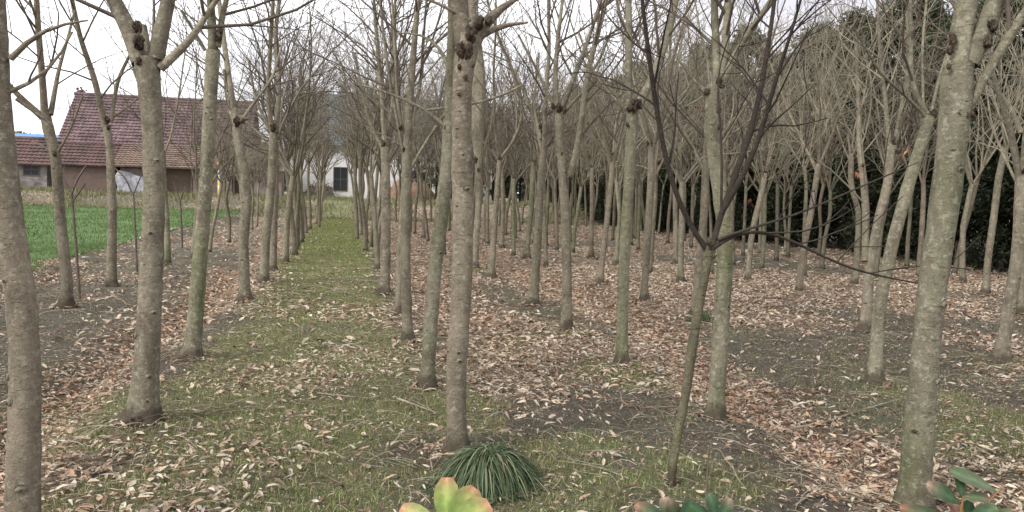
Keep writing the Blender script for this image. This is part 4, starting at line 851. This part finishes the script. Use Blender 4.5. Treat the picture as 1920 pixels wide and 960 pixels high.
def wallmat(name, a, b, mortar, scale=4.5, stain=(.12, .10, .08)):
    m = NT(name, .95); tc = m.n('ShaderNodeTexCoord'); sx = m.n('ShaderNodeSeparateXYZ'); m.l(tc.outputs['Object'], sx.inputs[0]); cb = m.n('ShaderNodeCombineXYZ'); m.l(m.math('ADD', sx.outputs[0], sx.outputs[1]), cb.inputs[0]); m.l(sx.outputs[2], cb.inputs[1])
    br = m.n('ShaderNodeTexBrick'); br.inputs['Scale'].default_value = scale; br.inputs['Color1'].default_value = (*a, 1); br.inputs['Color2'].default_value = (*b, 1); br.inputs['Mortar'].default_value = (*mortar, 1); br.inputs['Mortar Size'].default_value = .02; m.l(cb.outputs[0], br.inputs['Vector'])
    v = m.coord(); c = m.mix(m.ramp(m.noise(v, 1.4, 8, .8), .44, .62), br.outputs[0], stain); m.col(c); m.bump(br.outputs['Fac'], -.3, .01); return m.m
T_PUR = tilemat('tile_purple_red', (.15, .095, .098), (.235, .165, .165), (.085, .062, .062)); T_ORG = tilemat('tile_orange_brown', (.20, .14, .11), (.28, .205, .16), (.12, .09, .075)); T_DRK = tilemat('tile_dark', (.10, .07, .065), (.17, .10, .09), (.07, .055, .05)); T_BLU = tilemat('tile_grey_blue', (.20, .26, .33), (.30, .37, .44), (.16, .20, .24))
W_BRK = wallmat('wall_old_brick', (.27, .21, .18), (.19, .155, .135), (.28, .26, .24)); W_BLK = wallmat('wall_grey_block', (.30, .28, .26), (.22, .21, .20), (.36, .34, .32), 2.2); W_WHT = simple('wall_white_plaster', (.74, .74, .73), (.60, .60, .58), 1.2, .9, .15)
DARKM = simple('dark_opening', (.02, .02, .022), (.035, .033, .03), 5); GLASS = NT('window_glass', .1); GLASS.col((.03, .035, .04)); GLASS = GLASS.m
WOODM = simple('weathered_wood', (.16, .12, .09), (.10, .075, .06), 12); CONC = simple('grey_concrete', (.30, .29, .27), (.22, .21, .20), 5)
def house(name, label, x0, x1, yf, yb, zg, ze, zr, roofm, wallm, yr=None, over=.35, openings=()):
    root = empty(name, ((x0+x1)/2, yf, zg)); O = np.array([(x0+x1)/2, yf, zg]); X0, X1 = x0-O[0], x1-O[0]; D = yb-yf; YR = (yr-yf) if yr else D/2; E_ = ze-zg; RR = zr-zg
    mb = MB(); mb.box((X0, 0, -.6), (X1, .24, E_)); mb.box((X0, D-.24, -.6), (X1, D, E_))
    for xa, xb in ((X0, X0+.24), (X1-.24, X1)):
        mb.add([(xa, .24, -.6), (xa, D-.24, -.6), (xa, D-.24, E_), (xa, YR, RR-.12), (xa, .24, E_), (xb, .24, -.6), (xb, D-.24, -.6), (xb, D-.24, E_), (xb, YR, RR-.12), (xb, .24, E_)],
               [(0, 4, 2, 1), (5, 6, 7, 9), (2, 4, 9, 7)], [(4, 3, 2), (9, 7, 8)]); mb.add([(xa, .24, E_), (xa, YR, RR-.12), (xb, YR, RR-.12), (xb, .24, E_), (xa, D-.24, E_), (xb, D-.24, E_)], [(0, 1, 2, 3), (1, 4, 5, 2)])
    mb.build('wall', wallm, root, smooth=False)
    sl_ = (RR-E_)/YR; mb = MB(); tile_roof(mb, X0-over, X1+over, -over, E_-sl_*over+.03, YR, RR); sl2 = (RR-E_)/(D-YR); tile_roof(mb, X0-over, X1+over, D+over, E_-sl2*over+.03, YR, RR)
    rf = mb.build('roof', roofm, root, smooth=False)
    mb = MB(); mb.tube(np.array([[X0-over-.05, YR, RR+.08], [0, YR, RR+.06], [X1+over+.05, YR, RR+.08]]), [.13]*3, 8, cap=True); mb.build('ridge', roofm, rf)
    for (kind, ax, bx, az, bz) in openings:
        w0, w1, z0, z1 = ax-O[0], bx-O[0], az-zg, bz-zg
        mb = MB(); f = .07
        for a, b in (((w0-f, -.03, z0-f), (w0, -.004, z1+f)), ((w1, -.03, z0-f), (w1+f, -.004, z1+f)), ((w0, -.03, z1), (w1, -.004, z1+f)), ((w0, -.03, z0-f), (w1, -.004, z0))): mb.box(a, b)
        mb.box((w0, -.012, (z0+z1)/2-.02), (w1, -.003, (z0+z1)/2+.02)); mb.box(((w0+w1)/2-.02, -.016, z0), ((w0+w1)/2+.02, -.013, z1))
        if kind == 'window':
            wo_ = mb.build('window', WOODM, root, smooth=False); m2 = MB(); m2.box((w0, -.010, z0), (w1, -.002, z1)); m2.build('pane', GLASS, wo_, smooth=False)
        else:
            wo_ = mb.build('door', WOODM, root, smooth=False); m2 = MB(); m2.box((w0, -.010, z0), (w1, -.002, z1)); m2.build('door_leaf', DARKM, wo_, smooth=False)
    tag(root, label, 'house'); return root, O
ZG = .95
h1, O1 = house('brick_house', 'old brick house with long purple-red tiled roof beyond the field', -17.3, -6.4, 54.9, 62.0, ZG, 4.25, 7.35, T_PUR, W_BRK, yr=58.3, openings=())
# ridge ornament
mb = MB(); 
for k, (dx, dz, s) in enumerate([(0, .18, .16), (.18, .30, .12), (-.12, .42, .10), (.1, .50, .08), (.32, .22, .09), (.42, .34, .06)]): mb.blob(np.array([-17.4+dx, 58.3, 7.35+dz])-O1, (s, s*.6, s), 0, k, .3)
mb.build('ridge_ornament', T_DRK, h1)
mb = MB(); mb.box(np.array([-18.6, 60.5, 4])-O1, np.array([-17.9, 61.1, 6.9])-O1); mb.build('chimney', CONC, h1, smooth=False)
# lean-to in front of the brick house, same building
sh = empty('lean_to', (-9.5, 52.4, ZG)); OS = np.array([-9.5, 52.4, ZG])
for a_, b_ in (((-3.9, 0, -.6), (-1.6, .2, 1.55)), ((0.3, 0, -.6), (2.6, .2, 1.55)), ((3.5, 0, -.6), (5.6, .2, 1.55)), ((-3.9, .203, -.6), (-3.7, 2.4, 1.6)), ((5.4, .203, -.6), (5.6, 2.4, 1.6))): mb = MB(); mb.box(a_, b_); mb.build('wall', W_BRK, sh, smooth=False)
mb = MB(); tile_roof(mb, -4.3, 5.9, -.45, 1.62, 2.3, 3.15, .28, .24); mb.build('roof', T_ORG, sh, smooth=False)
for a_, b_ in (((-1.6, .3, -.5), (.3, .38, 1.6)), ((2.6, .4, -.5), (3.5, .48, 1.6))): mb = MB(); mb.box(a_, b_); mb.build('plank_panel', WOODM, sh, smooth=False)
for x in (-1.5, .2, 2.7, 3.4): mb = MB(); mb.box((x-.06, .02, -.5), (x+.06, .14, 1.6)); mb.build('post', WOODM, sh, smooth=False)
tag(sh, 'low lean-to with orange-brown tiled roof against the front of the brick house', 'shed')
s2, _ = house('block_shed', 'low grey block shed with dark tiled roof left of the brick house', -23.5, -17.75, 53.2, 56.6, ZG, 2.72, 4.1, T_DRK, W_BLK, openings=(('window', -19.0, -18.2, 1.9, 2.55), ('window', -21.3, -20.6, 1.9, 2.5)))
house('brick_annexe', 'low dark brick annexe with brown tiled roof between block shed and lean-to', -16.9, -14.0, 53.2, 54.85, ZG, 2.75, 3.9, T_DRK, wallmat('wall_dark_brick', (.20, .12, .10), (.15, .10, .085), (.2, .18, .16)), yr=54.6, over=.3)
# blue roofed shed further left
bs = empty('blue_roofed_shed', (-22, 60, ZG)); mb = MB(); mb.box((-4.5, 0, -.6), (2.2, .2, 2.9)); mb.box((-4.5, .2, -.6), (-4.3, 4, 2.9)); mb.box((2.0, .2, -.6), (2.2, 4, 2.9)); mb.build('wall', W_BLK, bs, smooth=False)
mb = MB(); xs = np.arange(-4.8, 2.5, .12); V = [(x, -.4, 2.9+.03*(k % 2)) for k, x in enumerate(xs)]+[(x, 4.4, 4.0+.03*(k % 2)) for k, x in enumerate(xs)]; n = len(xs); mb.add(V, [(k, k+1, n+k+1, n+k) for k in range(n-1)])
V = [(x, -.4, 2.84+.03*(k % 2)) for k, x in enumerate(xs)]+[(x, 4.4, 3.94+.03*(k % 2)) for k, x in enumerate(xs)]; mb.add(V, [(k, k+1, n+k+1, n+k) for k in range(n-1)])
mb.build('roof', simple('blue_metal', (.08, .25, .52), (.10, .30, .58), 2, .5, .05), bs, smooth=False); tag(bs, 'shed with bright blue metal roof at the far left', 'shed')
h2, O2 = house('white_house', 'white plastered house with grey-blue tiled roof at the end of the grass path', -4.0, 11.5, 62.0, 71.0, ZG-.05, 5.15, 9.1, T_BLU, W_WHT, yr=66.3, openings=(('window', -.75, .2, 1.55, 3.25), ('window', 4.5, 5.5, 1.9, 3.2), ('door', 7.6, 8.8, .95, 3.1)))
# tarp, heaps, post
def heap(name, x, y, rx, ry, rz, mat, label, cat, seed, sticks=60, sm=None):
    z = float(height(x, y)); root = empty(name, (x, y, z)); rg = np.random.RandomState(seed); mb = MB(); mb.blob((0, 0, 0), (rx, ry, rz), 0, seed, .25, 14, 8); mb.build('mound', mat, root)
    mb = MB()
    for k in range(sticks):
        a = rg.rand()*6.28; q = rg.rand()**.5; p = np.array([math.cos(a)*q*rx, math.sin(a)*q*ry, rz*math.sqrt(max(0, 1-q*q))]); mb.tube(path(p-np.array([0, 0, .05]), rg.normal(0, 1, 3)+np.array([0, 0, .3]), rg.uniform(.3, .9), 3, 0, .4, rg), [.018, .016, .012, .006], 4)
    mb.build('sticks', sm or WOODM, root); tag(root, label, cat)
heap('brushwood_heap', -1.7, 57.5, 1.2, .8, .9, simple('brush_dark', (.09, .075, .06), (.15, .13, .11), 6, .95, 1), 'dark brushwood heap in front of the white house left of its window', 'heap', 3, 160)
heap('straw_heap', 4.6, 57.0, 1.7, 1.0, 1.35, simple('straw_rust', (.24, .16, .11), (.17, .11, .075), 6, .95, 1), 'rusty orange heap of dry straw in front of the white house', 'heap', 4, 200, simple('straw_stick', (.33, .24, .16), (.24, .17, .11), 6))
tp = empty('tarpaulin', (-12.4, 51.8, ZG)); mb = MB(); rg = np.random.RandomState(8); nn = 12; V = []
for a in range(nn):
    for b in range(nn):
        u, v_ = a/(nn-1), b/(nn-1); x = -1.1+2.3*u; z = (1.35-.5*u)*(v_)+.03; y = .5*v_-.25+.08*math.sin(u*14+v_*3)+rg.uniform(-.03, .03); V.append((x+.1*math.sin(v_*7), y, z+.05*math.sin(u*9)))
V2 = [(x, y+.015, z) for x, y, z in V]; q = [(a*nn+b, (a+1)*nn+b, (a+1)*nn+b+1, a*nn+b+1) for a in range(nn-1) for b in range(nn-1)]
mb.add(V, q); mb.add(V2, q); mb.build('sheet', simple('tarp_white', (.33, .33, .35), (.14, .14, .155), 4, .6, 1), tp); mb = MB(); mb.box((-1.1, .28, -.1), (-1.02, .36, 1.4)); mb.box((1.05, .28, -.1), (1.13, .36, .95)); mb.build('prop', WOODM, tp, smooth=False)
tag(tp, 'crumpled whitish tarpaulin hung at the front of the lean-to', 'tarpaulin')
ps = empty('marker_post', (-7.55, 51.75, ZG)); m1 = simple('post_white', (.6, .6, .55), (.5, .5, .45), 4); m2 = simple('post_yellow', (.62, .42, .04), (.55, .36, .03), 4)
mb = MB()
for k in range(8): mb.tube(np.array([[0, 0, -.05+k*.24], [0, 0, .19+k*.24]]), [.11, .11], 12, 0 if k > 4 else (k % 2), cap=True)
mb.build('post', [m1, m2], ps); mb = MB(); mb.blob((0, 0, 2.0), (.16, .16, .14), 0, 1, .02, 10, 6); mb.build('cap', m2, ps); tag(ps, 'thin post with yellow bands standing by the lean-to', 'post')
# overhead wires with their pole out at the left
CAB = simple('cable_black', (.05, .05, .055), (.04, .04, .04), 3)
pl = empty('utility_pole', (-38, 52, ZG)); mb = MB(); mb.tube(np.array([[0, 0, -.5], [0, 0, 7.5]]), [.15, .10], 12, cap=True); mb.build('pole', CONC, pl); mb = MB(); mb.box((-.06, -.8, 6.0), (.06, .8, 6.12)); mb.build('cross_arm', WOODM, pl, smooth=False); tag(pl, 'concrete utility pole standing by the road far left', 'pole')
for k, (z0, z1, lb) in enumerate([(6.3, 5.9, 'upper thin black cable running to the brick house gable'), (5.5, 5.2, 'lower thin black cable running to the brick house gable')]):
    A = np.array([-38, 52.2+k*.3, ZG+z0]); B_ = np.array([-17.4, 56, z1+.3]); t = np.linspace(0, 1, 20)[:, None]; P = A*(1-t)+B_*t; P[:, 2] -= .5*4*(t*(1-t))[:, 0]
    mb = MB(); mb.tube(P-A, [.012]*20, 5); o = mb.build('cable', CAB, loc=A); tag(o, lb, 'cable')
# far woods beyond the houses
mb = MB(); rg = np.random.RandomState(30); n = 38000
X = rg.uniform(-230, 260, n); Yv = 165+rg.normal(0, 6, n)+np.abs(X)*.1; hh = 6+4*fbm(X*.05, 0*X, 70)+2.5*vn(X*.4, 0*X, 71); Z = hh*rg.rand(n)**.9; s = rg.uniform(.5, 1.1, n)
U = rg.normal(0, 1, (n, 3)); U /= np.linalg.norm(U, axis=1)[:, None]; Wv = np.cross(U, rg.normal(0, 1, (n, 3))); Wv /= np.linalg.norm(Wv, axis=1)[:, None]; P = np.stack([X, Yv, Z], 1)
V = np.stack([P-U*s[:, None], P+Wv*s[:, None]*.6, P+U*s[:, None], P-Wv*s[:, None]*.6], 1); c = np.array([(.10, .10, .08), (.14, .13, .11), (.08, .09, .06)])[rg.randint(3, size=n)]
mb.add(V.reshape(-1, 3), np.arange(n*4).reshape(-1, 4), col=np.repeat(c, 4, 0)); tag(mb.build('distant_woods', EVER, smooth=False), 'distant grey-green wood on the horizon', 'woods', kind='stuff')
print('trees', len(TREES), 'auto', nauto)
